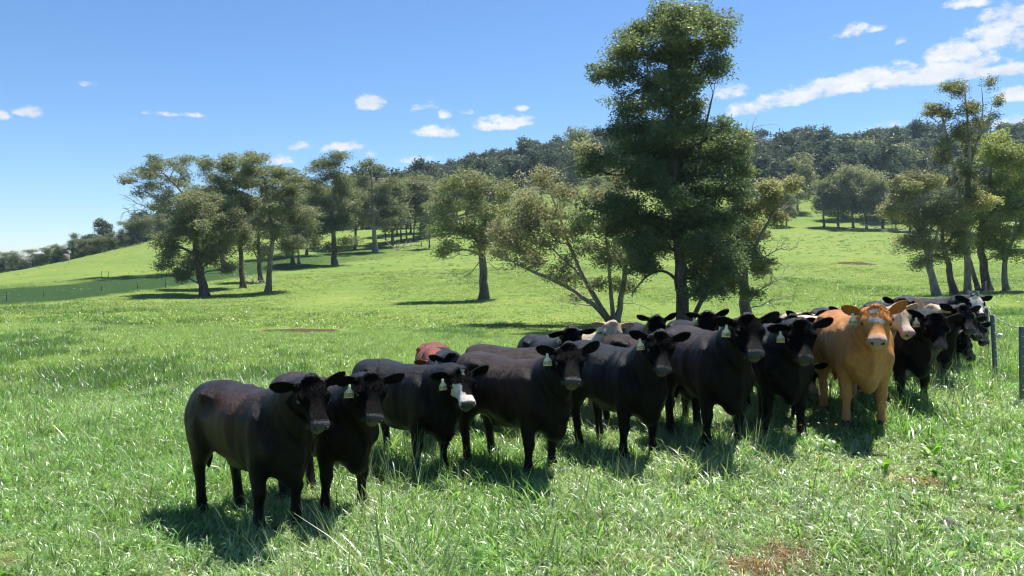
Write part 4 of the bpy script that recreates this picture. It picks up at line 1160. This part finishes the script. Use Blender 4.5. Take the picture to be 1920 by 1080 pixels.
        tm_ = bpy.data.meshes.new_from_object(fo.evaluated_get(bpy.context.evaluated_depsgraph_get()))
        bpy.data.objects.remove(fo)
        tv = np.empty(len(tm_.vertices) * 3, np.float32); tm_.vertices.foreach_get('co', tv); tv = tv.reshape(-1, 3)
        ww = max(1e-4, tv[:, 0].max() - tv[:, 0].min()); kx = min(1.0, .078 / ww)
        tv2 = root_p + down * .096 + np.outer(tv[:, 0] * kx, right) - np.outer(tv[:, 1] * 1.15, down) + facing * .0075
        tm_.vertices.foreach_set('co', tv2.astype(np.float32).ravel()); tm_.update(); tm_.name = 'tag_number'
        obj('tag_number', tm_, M_INK, to)
    return root, dict(J=J)

VF = .015
HERD = [
 # label, poll column, depth, body turn, head turn, options
 ('black cow with brown-tinged flanks and no ear tag, leftmost of the herd', 585, 7.75, 56, 70, dict(py=708, coat='brown_black', voxel=VF, legs=(.04,-.02,.10,.02), brown=.62, ear=(20,2), pitch=50, scale=1.0)),
 ('black cow with cream ear tag, second from the left, close behind the leftmost', 697, 8.35, 58, 78, dict(pitch=50, py=700, coat='brown_black', voxel=VF, tagtxt='Y1858', brown=.35, legs=(.05,-.06,0,.1), ear=(14,4))),
 ('black cow with a white cheek and white muzzle, third from the left', 866, 9.75, 46, 70, dict(py=690, coat='black', voxel=VF, tagtxt='Y1670', mark='white_cheek', legs=(.03,-.05,.1,0), ear=(16,0), scale=1.0)),
 ('large black cow with tag W1873 and brown dusty back, fourth from the left', 1068, 9.35, 44, 80, dict(pitch=41, py=645, coat='brown_black', voxel=VF, tagtxt='W1873', brown=.45, legs=(.06,-.06,.1,.0), ear=(24,0), scale=1.02)),
 ('black cow with tag Y1722 in the middle of the front row, fifth from the left', 1240, 9.75, 52, 84, dict(pitch=47, py=620, coat='black', voxel=VF, tagtxt='Y1722', legs=(.04,-.05,0,.1), ear=(18,2), scale=1.0)),
 ('black cow with reddish-brown shoulder and tag Y1886, sixth along the front row', 1403, 9.75, 62, 73, dict(pitch=46, py=590, coat='brown_black', voxel=VF, tagtxt='Y1886', brown=.6, legs=(.03,-.05,0,.05), ear=(14,6), scale=1.06)),
 ('all-black cow with narrow tilted ear tag, directly left of the orange-red cow', 1502, 10.15, 66, 82, dict(pitch=52, py=600, coat='black', voxel=VF, tagtxt='Y1701', legs=(.06,-.03,0,.05), ear=(22,-4), scale=1.06)),
 ('orange-red cow with white blaze and pale nose facing the viewer', 1642, 10.35, 74, 84, dict(pitch=43, py=572, coat='red', voxel=VF, mark='blaze', tagtxt='W1302', legs=(.05,-.03,0,0), ear=(26,8), scale=1.08)),
 ('black cow with bottle-shaped tag right of the orange-red cow', 1757, 11.6, 58, 70, dict(pitch=50, py=588, coat='black', voxel=VF, tagtxt='Y1706', legs=(0,.05,0,0), ear=(16,4), scale=1.04)),
 # second rank
 ('dark red cow with white-marked face peeping over the backs, furthest left of the rear rank', 816, 12.3, 88, 92, dict(py=672, coat='dark_red', mark='blaze', scale=0.86, ear=(0,0))),
 ('black cow with flecked poll just behind the white-cheeked cow', 847, 11.4, 82, 90, dict(py=664, coat='black', tagtxt='Y1644', scale=0.90, mark='white_forehead' if False else None)),
 ('brown-backed black cow standing side-on behind the large dusty cow', 1105, 11.4, 22, 40, dict(coat='brown_black', brown=.3, scale=0.93, neck=.55)),
 ('black cow with rough poll hair and tag looking over the dusty cow', 1072, 12.0, 66, 86, dict(py=617, coat='black', tagtxt='Y1612', scale=0.95, pitch=55, ear=(12,8))),
 ('cream cow with tan ears behind the middle of the front row', 1150, 12.8, 60, 88, dict(py=603, coat='cream', tagtxt='Y1580', scale=0.95, ear=(22,6), pitch=58)),
 ('black cow whose head shows left of the tall tree trunk, rear rank', 1232, 13.6, 70, 92, dict(py=593, coat='black', scale=0.95, ear=(14,14), pitch=58)),
 ('black cow with tag, head just right of the tall tree trunk, rear rank', 1327, 13.2, 70, 94, dict(py=582, coat='black', tagtxt='Y1735', scale=0.97, ear=(22,10), pitch=56)),
 ('brown-backed black cow between the fifth and sixth front cows, head hidden', 1360, 11.2, 30, 40, dict(coat='brown_black', brown=.35, scale=0.95, neck=.5)),
 ('black cow with white forehead behind the sixth and seventh front cows', 1486, 12.4, 70, 90, dict(py=592, coat='black', mark='white_forehead', scale=0.96, ear=(4,4))),
 ('black cow, mostly hidden, poll and one ear showing above the all-black cow', 1512, 13.6, 70, 84, dict(py=586, coat='black', scale=0.96, ear=(40,30))),
 ('cream cow with white face standing behind the orange-red cow', 1684, 11.6, 40, 52, dict(py=563, coat='cream', mark='white_muzzle', scale=0.98, ear=(14,14), pitch=42)),
 ('pale cream cow, only its back showing behind the white-faced cream cow', 1690, 13.2, 22, 40, dict(coat='cream', scale=0.97, neck=.5)),
 ('black cow grazing with lowered head behind the all-black front cow', 1512, 11.4, 70, 60, dict(coat='black', neck=.62, pitch=52, scale=0.94)),
 ('black cow, only its poll showing left of the orange-red head', 1590, 15.0, 70, 92, dict(py=577, coat='black', scale=0.96)),
 ('black cow, poll showing behind the cream head', 1692, 15.6, 70, 90, dict(py=559, coat='black', scale=0.98)),
 ('cream cow with tan ear behind the bottle-tagged black cow', 1745, 13.4, 64, 110, dict(py=572, coat='cream', scale=0.97, ear=(10,55))),
 ('black cow beside the fence, head just right of the bottle-tagged cow', 1806, 13.2, 48, 58, dict(py=572, coat='black', scale=0.96)),
 ('black cow behind the fence-side cow, muzzle pushed forward', 1818, 14.6, 44, 56, dict(py=590, coat='black', scale=0.96)),
 ('black cow with white patched face, furthest back by the fence post', 1828, 16.0, 40, 58, dict(py=553, coat='black', mark='white_face', scale=0.99, ear=(20,14))),
 ('black cow with dark muzzle under the white-patched face by the fence', 1832, 15.0, 40, 52, dict(py=602, coat='black', neck=.22, scale=0.94)),
 ('young black cow with lowered head and notched ear near the fence', 1806, 13.6, 52, 40, dict(py=622, coat='black', neck=.40, scale=0.86, ear=(50,40), pitch=58, tagtxt='Y18')),
 ('young black cow with head down, nearest the fence posts', 1812, 14.6, 40, 30, dict(py=632, coat='black', neck=.46, scale=0.88, pitch=58)),
]
for q, (lab, px, d, th, thh, kw) in enumerate(HERD):
    make_cow(lab, px, d, th, thh, seed=q, **kw)

# ------------------------------------------------------------------ fences
def fence_post(root, x, y, h, w, mat, lean=(0, 0), staples=True):
    z = H1(x, y)
    m = MB()
    P = np.array([(x, y, z - .25), (x + lean[0] * .5, y + lean[1] * .5, z + h * .5), (x + lean[0], y + lean[1], z + h - .012), (x + lean[0], y + lean[1], z + h)])
    m.tube(P, [w * .72, w * .70, w * .68, w * .60], 4 if staples else 7)
    V = m.V[0]
    p = obj('post', m.mesh('post', not staples), mat, root)
    if staples:
        for q in range(7):
            sm = MB(); zz = z + h * (.12 + .125 * q); k = (zz - z) / h
            sm.tube([(x + lean[0] * k - .012, y - w * .56 + lean[1] * k, zz), (x + lean[0] * k + .012, y - w * .56 + lean[1] * k, zz)], [.007, .007], 5)
            obj('staple', sm.mesh('staple'), M_INS, p)
    return np.array((x + lean[0], y + lean[1], z + h))
fr = empty('fence', (0, 0, 0)); tag(fr, 'wire fence with dark grey posts at the right beside the herd', 'fence')
FP = []
for (px, d, h, w, ln) in ((1975, 9.6, 1.08, .06, (0, 0)), (1917, 11.05, 1.08, .06, (-.01, 0)), (1868, 12.4, 1.08, .058, (-.06, 0)), (1852, 15.2, 1.04, .055, (-.02, 0)), (1843, 18.6, 1.04, .055, (0, 0)),
                        (1832, 23.5, 1.05, .075, (0, 0)), (1815, 31, 1.1, .075, (0, 0)), (1822, 42, 1.1, .08, (0, 0)), (1848, 60, 1.1, .08, (0, 0)), (1880, 85, 1.1, .08, (0, 0))):
    x = (px - 960) / F * d
    FP.append((fence_post(fr, x, d, h, w, M_POST, ln), h))
for wi, f in enumerate((.985, .74, .50, .28)):
    m = MB(); P = []
    for (a0, h0), (b0, h1) in zip(FP[:-1], FP[1:]):
        A0 = a0 - np.array((0, .06, h0 * (1 - f))); B1 = b0 - np.array((0, .06, h1 * (1 - f)))
        for t in np.linspace(0, 1, 9)[:-1]:
            P.append(A0 + (B1 - A0) * t + np.array((0, 0, -.05 * 4 * t * (1 - t))))
    P.append(B1)
    m.tube(P, np.full(len(P), .0032 if wi == 0 else .0020), 5)
    if wi == 0:
        rb = np.random.default_rng(5)
        for a0, b0 in zip(P[:28], P[1:29]):
            for t in np.linspace(0, 1, 5)[:-1]:
                p = a0 + (b0 - a0) * t; v = unit(rb.normal(size=3)) * .022
                m.tube([p - v, p + v], [.003, .003], 4)
    obj('wire', m.mesh('wire'), M_WIRE, fr)
m = MB(); p0, h0 = FP[2]; ip_ = p0 + np.array((.085, -.06, -h0 * .30))
m.tube([ip_ + np.array((-.03, 0, 0)), ip_ + np.array((-.02, 0, 0)), ip_ + np.array((.02, 0, 0)), ip_ + np.array((.03, 0, 0))], [.015, .040, .040, .018], 10)
obj('insulator', m.mesh('insulator'), M_INS, fr)

ff = empty('fence', (0, 0, 0)); tag(ff, 'distant row of old timber posts crossing the hillside at the left', 'fence')
for (px, py, d, h) in ((12, 565, 84, 1.1), (82, 560, 88, .7), (190, 548, 92, .6), (258, 543, 93, .7), (310, 538, 95, 1.1)):
    x = (px - 960) / F * d; fence_post(ff, x, d, h, .06, M_OLDPOST, (.03, 0), False)
gt = empty('gate', (0, 0, 0)); tag(gt, 'small distant timber gateway standing on the upper edge of the dark laneway', 'gate')
gp = []
for px in (190, 203):
    x = (px - 960) / F * 121; gp.append(fence_post(gt, x, 121, 1.0, .05, M_OLDPOST, (0, 0), False))
m = MB(); m.tube(gp, [.012, .012], 5); obj('top_rail', m.mesh('top_rail'), M_OLDPOST, gt)
sp = empty('fence', (0, 0, 0)); tag(sp, 'few short far posts along the laneway below the slender gum stand', 'fence')
for px, d in ((560, 132), (733, 172), (744, 172), (790, 176)):
    fence_post(sp, (px - 960) / F * d, d, 1.3, .13, M_OLDPOST, (0, 0), False)

# fallen timber, stump and dung
def fallen(label, px, d, L, n, seed, h=.5):
    rb = np.random.default_rng(seed); x = (px - 960) / F * d; z = H1(x, d); m = MB()
    for q in range(n):
        a0 = np.array((x + rb.normal() * L * .3, d + rb.normal() * .8, z + .08)); b0 = a0 + np.array((rb.normal() * L, rb.normal() * 1.0, abs(rb.normal()) * h))
        twigs(m, a0, b0 - a0, np.linalg.norm(b0 - a0) + .5, .09, rb, 2, 1.0)
    tag(obj('fallen_branch', m.mesh('fallen_branch', True, 'pale'), M_DEADWOOD), label, 'branch')
fallen('bleached fallen branches on the grass beside the far fence posts', 742, 170, 1.6, 5, 1, 1.0)
fallen('pale fallen branches at the foot of the paddock clump', 478, 105, 1.3, 6, 2, .5)
fallen('dark fallen timber lying below the far treeline at the field edge', 1655, 214, 4, 9, 3, .8)
m = MB(); x = (124 - 960) / F * 192; z = H1(x, 192)
m.tube([(x, 192, z - .3), (x, 192, z + .5), (x + .1, 192, z + 1.5), (x + .15, 192, z + 1.6)], [1.0, .85, .75, .4], 9)
tag(obj('tree_stump', m.mesh('tree_stump'), M_OLDPOST), 'dark old tree stump standing on the hill crest at the left', 'stump')
for (px, py, d, rr, lab) in ((1778, 1008, 6.35, .11, 'dark dung pat in the foreground grass at the lower right'),):
    x = (px - 960) / F * d; z = H1(x, d); m = MB()
    rings = []
    for (h, k) in ((-.02, 1.0), (.02, .98), (.045, .75), (.055, .45), (.075, .35), (.08, .1)):
        rings.append(np.stack([x + np.cos(_a) * rr * k * (1 + .15 * np.sin(_a * 3 + h * 40)), d + np.sin(_a) * rr * k * 1.1, np.full(20, z + h)], 1))
    ring_loft(m, rings)
    tag(obj('dung_pat', m.mesh('dung_pat'), M_DUNG), lab, 'dung')

# ------------------------------------------------------------------ grass and weeds
def blades(r, n, spread, l0, l1, w, lean, cols, seg=3, curl=.8):
    az_ = r.uniform(0, 6.28, n); R = spread * np.sqrt(r.uniform(0, 1, n)); pa = r.uniform(0, 6.28, n)
    base = np.stack([R * np.cos(pa), R * np.sin(pa), np.full(n, -.02)], 1)
    L = r.uniform(l0, l1, n); ln = np.abs(r.normal(0, lean, n)) + .08
    V = []; 
    dirh = np.stack([np.cos(az_), np.sin(az_), np.zeros(n)], 1)
    sa = az_ + np.pi / 2 + r.normal(0, .6, n)
    side = np.stack([np.cos(sa), np.sin(sa), r.normal(0, .25, n)], 1)
    p = base.copy(); ang = ln.copy()
    W = w * r.uniform(.7, 1.3, n)
    rows = []
    for k in range(seg + 1):
        f = k / seg
        wd = W * (1 - f ** 1.6) + .0006
        rows.append(np.stack([p - side * wd[:, None] * .5, p + side * wd[:, None] * .5], 1))
        p = p + (dirh * np.sin(ang)[:, None] + np.array((0, 0, 1.)) * np.cos(ang)[:, None]) * (L / seg)[:, None]
        ang = np.minimum(ang + curl * r.uniform(.3, 1.0, n), 2.3)
    V = np.concatenate([q[:, None] for q in rows], 1).reshape(n, -1, 3)       # n, (seg+1)*... flattened pairs
    V = V.reshape(n * (seg + 1) * 2, 3)
    b0 = np.arange(n)[:, None] * (seg + 1) * 2 + np.arange(seg)[None] * 2
    Q = np.stack([b0, b0 + 1, b0 + 3, b0 + 2], -1).reshape(-1, 4)
    c = np.array(cols)[r.integers(0, len(cols), n)] * r.uniform(.75, 1.25, (n, 1))
    return V, Q, np.repeat(c, (seg + 1) * 2, axis=0)
def tuft(seed, parts):
    r = np.random.default_rng(seed); VV = []; QQ = []; CC = []; n = 0
    for kw in parts:
        V, Q, C = blades(r, **kw); VV.append(V); QQ.append(Q + n); CC.append(C); n += len(V)
    me_ = mesh_np('tuft', np.concatenate(VV), np.concatenate(QQ), None, True); set_color(me_, 'tint', np.concatenate(CC)); return me_
GL = [(.172,.295,.072),(.205,.325,.098),(.15,.265,.075),(.25,.355,.145)]
GP = [(.34,.42,.24),(.40,.46,.30),(.30,.40,.20),(.42,.43,.30)]
GD = [(.26,.20,.10),(.20,.15,.07),(.30,.24,.13)]
near = []
GS = [(.42,.50,.34),(.34,.44,.26),(.26,.38,.13)]
for q in range(5):
    near.append((tuft(500 + q, [dict(n=26, spread=.13, l0=.09, l1=.30, w=.0125, lean=.55, cols=GL), dict(n=8, spread=.13, l0=.06, l1=.18, w=.026, lean=.8, cols=GS + GL), dict(n=9, spread=.12, l0=.06, l1=.2, w=.010, lean=.9, cols=GP)]), M_GRASS))
for q in range(4):
    near.append((tuft(520 + q, [dict(n=24, spread=.13, l0=.07, l1=.24, w=.0115, lean=.8, cols=GP), dict(n=8, spread=.13, l0=.05, l1=.16, w=.024, lean=.9, cols=GS), dict(n=12, spread=.12, l0=.06, l1=.22, w=.012, lean=.5, cols=GL), dict(n=5, spread=.13, l0=.06, l1=.16, w=.004, lean=1.1, cols=GD)]), M_GRASS))
for q in range(3):   # seeding stems
    near.append((tuft(540 + q, [dict(n=26, spread=.12, l0=.10, l1=.30, w=.007, lean=.4, cols=GL), dict(n=7, spread=.10, l0=.32, l1=.52, w=.0032, lean=.22, cols=GP, curl=.18), dict(n=3, spread=.1, l0=.3, l1=.45, w=.012, lean=.25, cols=[(.22,.23,.12)], curl=.22)]), M_GRASS))
for q in range(2):   # dry thatch
    near.append((tuft(550 + q, [dict(n=46, spread=.13, l0=.05, l1=.15, w=.008, lean=1.2, cols=[(.28,.165,.09),(.36,.23,.13),(.20,.115,.06)], curl=1.0), dict(n=8, spread=.12, l0=.05, l1=.14, w=.006, lean=.7, cols=GP)]), M_GRASS))
c_near = proto_coll('near_tuft', near)
mid = [(tuft(560 + q, [dict(n=70, spread=.24, l0=.05, l1=.14, w=.011, lean=.6, cols=[(.205,.285,.078),(.235,.305,.09),(.185,.265,.075)], seg=2), dict(n=16, spread=.24, l0=.05, l1=.12, w=.010, lean=.8, cols=GP, seg=2)]), M_GRASS) for q in range(4)]
mid += [(tuft(570 + q, [dict(n=60, spread=.20, l0=.10, l1=.26, w=.013, lean=.6, cols=[(.09,.165,.045),(.11,.185,.05)], seg=2)]), M_GRASS) for q in range(2)]
c_mid = proto_coll('mid_tuft', mid)
far = [(tuft(580 + q, [dict(n=60, spread=.65, l0=.06, l1=.15, w=.035, lean=.7, cols=[(.19,.245,.066),(.215,.26,.076),(.175,.23,.06)], seg=2)]), M_GRASS) for q in range(3)]
far += [(tuft(590 + q, [dict(n=50, spread=.45, l0=.12, l1=.30, w=.035, lean=.6, cols=[(.10,.175,.045),(.12,.19,.05)], seg=2)]), M_GRASS) for q in range(2)]
c_far = proto_coll('far_tuft', far)

def grid(d0, d1, sp, seed, jit=.5, mx=.69, pad=1.6):
    r = np.random.default_rng(seed); out = []
    y = d0
    while y < d1:
        hw = mx * y + pad; k = int(2 * hw / sp)
        x = -hw + (np.arange(k) + .5) * sp
        out.append(np.stack([x + r.uniform(-jit, jit, k) * sp, np.full(k, y) + r.uniform(-jit, jit, k) * sp], 1)); y += sp
    return np.concatenate(out), r
soils = [W3(*q)[:2].tolist() + [q2] for q, q2 in (((1430,1072,gd(1430,1072)), .26), ((1500,1048,gd(1500,1048)), .2), ((1730,905,gd(1730,905)), .17), ((15,1055,gd(15,1055)), .15), ((562,619,38), 2.4), ((1910,672,15.5), .5), ((1605,488,112), 2))]
def soil_w(P):
    w = np.zeros(len(P))
    for x, y, q in soils: w = np.maximum(w, np.clip(1.5 - np.hypot(P[:, 0] - x, P[:, 1] - y) / q, 0, 1))
    return w
def put(name, P, r, idx, sc, coll, label, cat):
    z = height(P[:, 0], P[:, 1]); n = len(P)
    P3 = np.stack([P[:, 0], P[:, 1], z], 1)
    P3[:, 2] += wob(P3 * np.array((1, 1, 0)), 1.3, 2.0) * 0.018 * np.clip(np.hypot(P[:, 0], P[:, 1]) / 4, 0, 1)
    rot = np.stack([r.normal(0, .12, n), r.normal(0, .12, n), r.uniform(0, 6.28, n)], 1)
    s3 = np.stack([sc * r.uniform(.85, 1.2, n), sc * r.uniform(.85, 1.2, n), sc * r.uniform(.8, 1.25, n)], 1)
    return tag(scatter(name, P3, rot, s3, idx, coll), label, cat, kind='stuff')
def nz2(P, f, s): return wob(np.stack([P[:, 0], P[:, 1], np.zeros(len(P))], 1), f, s)

P, r = grid(2.2, 15.5, .105, 801)
sw = soil_w(P); tall = nz2(P, .9, 1.) + .5 * nz2(P, 2.6, 4.)
k = r.uniform(0, 1, len(P)); pal = nz2(P, .7, 9.) + .35 * r.normal(size=len(P)) + np.where((P[:, 1] < 9), .35, -.3)
idx = np.where(pal > 0.0, r.integers(5, 9, len(P)), r.integers(0, 5, len(P)))
idx = np.where((k < .05) & (tall > -.1), r.integers(9, 12, len(P)), idx)
idx = np.where(sw > r.uniform(.25, .9, len(P)), r.integers(12, 14, len(P)), idx)
idx = np.where(r.uniform(0, 1, len(P)) < .012, r.integers(12, 14, len(P)), idx)
sc = np.clip(.90 + .5 * tall + .18 * r.normal(size=len(P)), .42, 2.0) * np.where(idx >= 12, .8, 1.0)
keepm = np.ones(len(P), bool)
put('meadow_grass', P[keepm], r, idx[keepm], sc[keepm], c_near, 'long tangled foreground grass around the feet of the cattle', 'grass')
P, r = grid(14.5, 40, .26, 802)
idx = np.where(nz2(P, .45, 3.) + .5 * nz2(P, 1.7, 5.) + .3 * r.normal(size=len(P)) > .78, r.integers(4, 6, len(P)), r.integers(0, 4, len(P)))
km = soil_w(P) < .35
sc = np.clip(1.15 - (P[:, 1] - 15) * .012, .8, 1.2)
put('pasture_grass', P[km], r, idx[km], (sc * r.uniform(.8, 1.2, len(P)))[km], c_mid, 'short grazed grass of the open pasture behind the herd', 'grass')
P, r = grid(38, 120, .74, 803)
idx = np.where(nz2(P, .16, 3.) + .5 * nz2(P, .7, 5.) + .3 * r.normal(size=len(P)) > .95, r.integers(3, 5, len(P)), r.integers(0, 3, len(P)))
zz_ = height(P[:, 0], P[:, 1]); qx, qy = project(P[:, 0], P[:, 1], zz_)
lo_ = np.interp(qx, [-600, 0, 120, 210, 310, 600, 860], [600, 572, 564, 553, 540, 498, 468]); hi_ = np.interp(qx, [-600, 0, 120, 200, 310, 600, 860], [560, 541, 533, 524, 512, 474, 452])
km = (soil_w(P) < .5) & ~((qy > hi_) & (qy < lo_) & (P[:, 1] > 60) & (qx < 640))
put('far_grass', P[km], r, idx[km], r.uniform(.7, 1.1, km.sum()), c_far, 'bright short grass covering the far pasture', 'grass')
r = np.random.default_rng(808); rows = []
while len(rows) < 2600:
    d = math.sqrt(r.uniform(22 ** 2, 230 ** 2)); x = r.uniform(-.68, .68) * d
    if wob(np.array((x, d, 0.)), .05, 2.) + .5 * r.normal() > .35: rows.append((x, d))
P = np.array(rows)
put('tussock_grass', P, r, r.integers(3, 5, len(P)), r.uniform(.35, .9, len(P)) * np.interp(P[:, 1], [20, 90, 230], [.6, 1., 1.8]), c_far, 'scattered darker tussocks across the far pasture', 'grass')
# taller dark green growth along the back of the herd, under the trees
rows = []
r = np.random.default_rng(804)
for _ in range(900):
    t = r.uniform(0, 1); px = 1330 + t * 420 + r.normal() * 15; d = 30 + 12 * t + r.normal() * 2.5
    rows.append(((px - 960) / F * d, d))
P = np.array(rows)
put('tall_grass', P, r, r.integers(4, 6, len(P)), r.uniform(.9, 1.9, len(P)), c_mid, 'taller dark green grass growing in a strip behind the herd', 'grass')

r = np.random.default_rng(809); rows = []
for (px, py, d, a_, n_) in ((1430, 1072, 6.2, .28, 38), (1500, 1046, 6.4, .20, 34), (1380, 1078, 6.1, .2, 14), (1100, 985, 6.9, .12, 7), (1075, 962, 7.1, .08, 4), (1215, 1050, 6.3, .16, 12), (1290, 1010, 6.6, .12, 8), (1730, 905, 7.9, .22, 18), (1560, 985, 6.8, .15, 8), (1700, 1055, 6.1, .2, 14)):
    p = W3(px, py, gd(px, py))
    rows += [(p[0] + r.normal() * a_, p[1] + r.normal() * a_ * .6) for _ in range(n_)]
P = np.array(rows)
put('dry_grass', P, r, r.integers(12, 14, len(P)), r.uniform(.6, 1.15, len(P)), c_near, 'matted reddish-brown dry grass on the bare patches at the lower right', 'dry grass')
# broad-leaved weeds
def dock(seed, n, L0, L1, w, cols):
    r = np.random.default_rng(seed); VV = []; QQ = []; CC = []; nn = 0
    for q in range(n):
        az_ = r.uniform(0, 6.28); L = r.uniform(L0, L1); a = r.uniform(.2, 1.0); seg = 6
        side = np.array((-math.sin(az_), math.cos(az_), r.normal() * .3)); p = np.array((math.cos(az_) * .02, math.sin(az_) * .02, 0.)); V = []
        for k in range(seg + 1):
            f = k / seg; wd = w * (.12 if f < .12 else math.sin(math.pi * min(1, (f - .08) / .95)) ** .7) * (1 + .12 * math.sin(k * 2.4 + q))
            up = np.array((math.cos(az_) * math.cos(a) * -1, math.sin(az_) * math.cos(a) * -1, math.sin(a)))
            V += [p - side * wd * .5 + up * wd * .12, p, p + side * wd * .5 + up * wd * .12]
            p = p + np.array((math.cos(az_) * math.sin(a), math.sin(az_) * math.sin(a), math.cos(a))) * L / seg; a += r.uniform(.05, .22)
        b0 = np.arange(seg) * 3
        Q = np.concatenate([np.stack([b0, b0 + 1, b0 + 4, b0 + 3], 1), np.stack([b0 + 1, b0 + 2, b0 + 5, b0 + 4], 1)])
        VV.append(np.array(V)); QQ.append(Q + nn); nn += len(V); CC.append(np.tile(np.array(cols[r.integers(0, len(cols))]) * r.uniform(.8, 1.2), (len(V), 1)))
    me_ = mesh_np('weed', np.concatenate(VV), np.concatenate(QQ), None, True); set_color(me_, 'tint', np.concatenate(CC)); return me_
WC = [(.12,.23,.03),(.16,.29,.03),(.10,.20,.045),(.26,.36,.16)]
weeds = [(dock(600 + q, 7 + q % 3, .14, .30, .075, WC), M_GRASS) for q in range(4)] + [(dock(610 + q, 5, .08, .16, .055, [(.18,.30,.025),(.14,.25,.04),(.28,.37,.18)]), M_GRASS) for q in range(2)]
c_weed = proto_coll('weed', weeds)
r = np.random.default_rng(805); P, _ = grid(5, 15, .2, 806)
m = (nz2(P, 1.1, 7.) + .5 * r.normal(size=len(P)) + np.where(P[:, 0] < -1.5, .35, 0) + np.where((P[:, 1] > 8) & (P[:, 1] < 11), .3, 0)) > .60
P = P[m]
put('broadleaf_weeds', P, r, r.integers(0, 6, len(P)), r.uniform(.28, .62, len(P)), c_weed, 'bright broad-leaved dock weeds scattered through the foreground grass', 'weeds')
# small flower heads by the fence
def flower(seed, col):
    r = np.random.default_rng(seed); m = MB(); h = r.uniform(.16, .28)
    m.tube([(0, 0, 0), (.01, 0, h)], [.002, .002], 4)
    nv = m.n; m.tube([(.01, 0, h - .004), (.01, 0, h + .004), (.01, 0, h + .010)], [.010, .017, .006], 8)
    me_ = m.mesh('flower'); C = np.tile(np.array((.09, .16, .04)), (len(me_.vertices), 1)); C[nv:] = col; set_color(me_, 'tint', C); return me_
c_fl = proto_coll('flower', [(flower(1, (.75, .72, .62)), M_GRASS), (flower(2, (.70, .42, .02)), M_GRASS), (flower(3, (.62, .60, .50)), M_GRASS)])
r = np.random.default_rng(807); rows = []
for _ in range(130):
    d = r.uniform(6, 13); px = r.uniform(1500, 1990); rows.append(((px - 960) / F * d, d))
P = np.array(rows); put('wild_flowers', P, r, np.where(r.uniform(0, 1, len(P)) < .12, 1, r.integers(0, 2, len(P)) * 2), r.uniform(.8, 1.3, len(P)), c_fl, 'small white and yellow flower heads in the grass near the fence', 'flowers')



# thin summer haze over the valley
hm = bmesh.new(); bmesh.ops.create_cube(hm, size=1.0)
hme = bpy.data.meshes.new('haze'); hm.to_mesh(hme); hm.free()
ho = bpy.data.objects.new('haze', hme); COL.objects.link(ho)
zmin = float(V0z.min()) - 1.0; ztop_ = float(V0z.max()) + 26.0
ho.scale = (2300, 2300, ztop_ - zmin); ho.location = (0, 0, (ztop_ + zmin) / 2)
mh, t, out = new_mat('valley_haze')
pv = N(t, 'ShaderNodeVolumePrincipled', inp={'Color': (0.55, 0.76, 1.0, 1), 'Density': 0.00013, 'Anisotropy': 0.3})
t.links.new(pv.outputs[0], out.inputs['Volume'])
hme.materials.append(mh)
tag(ho, 'thin pale blue haze over the far wooded hills', 'haze', kind='stuff')
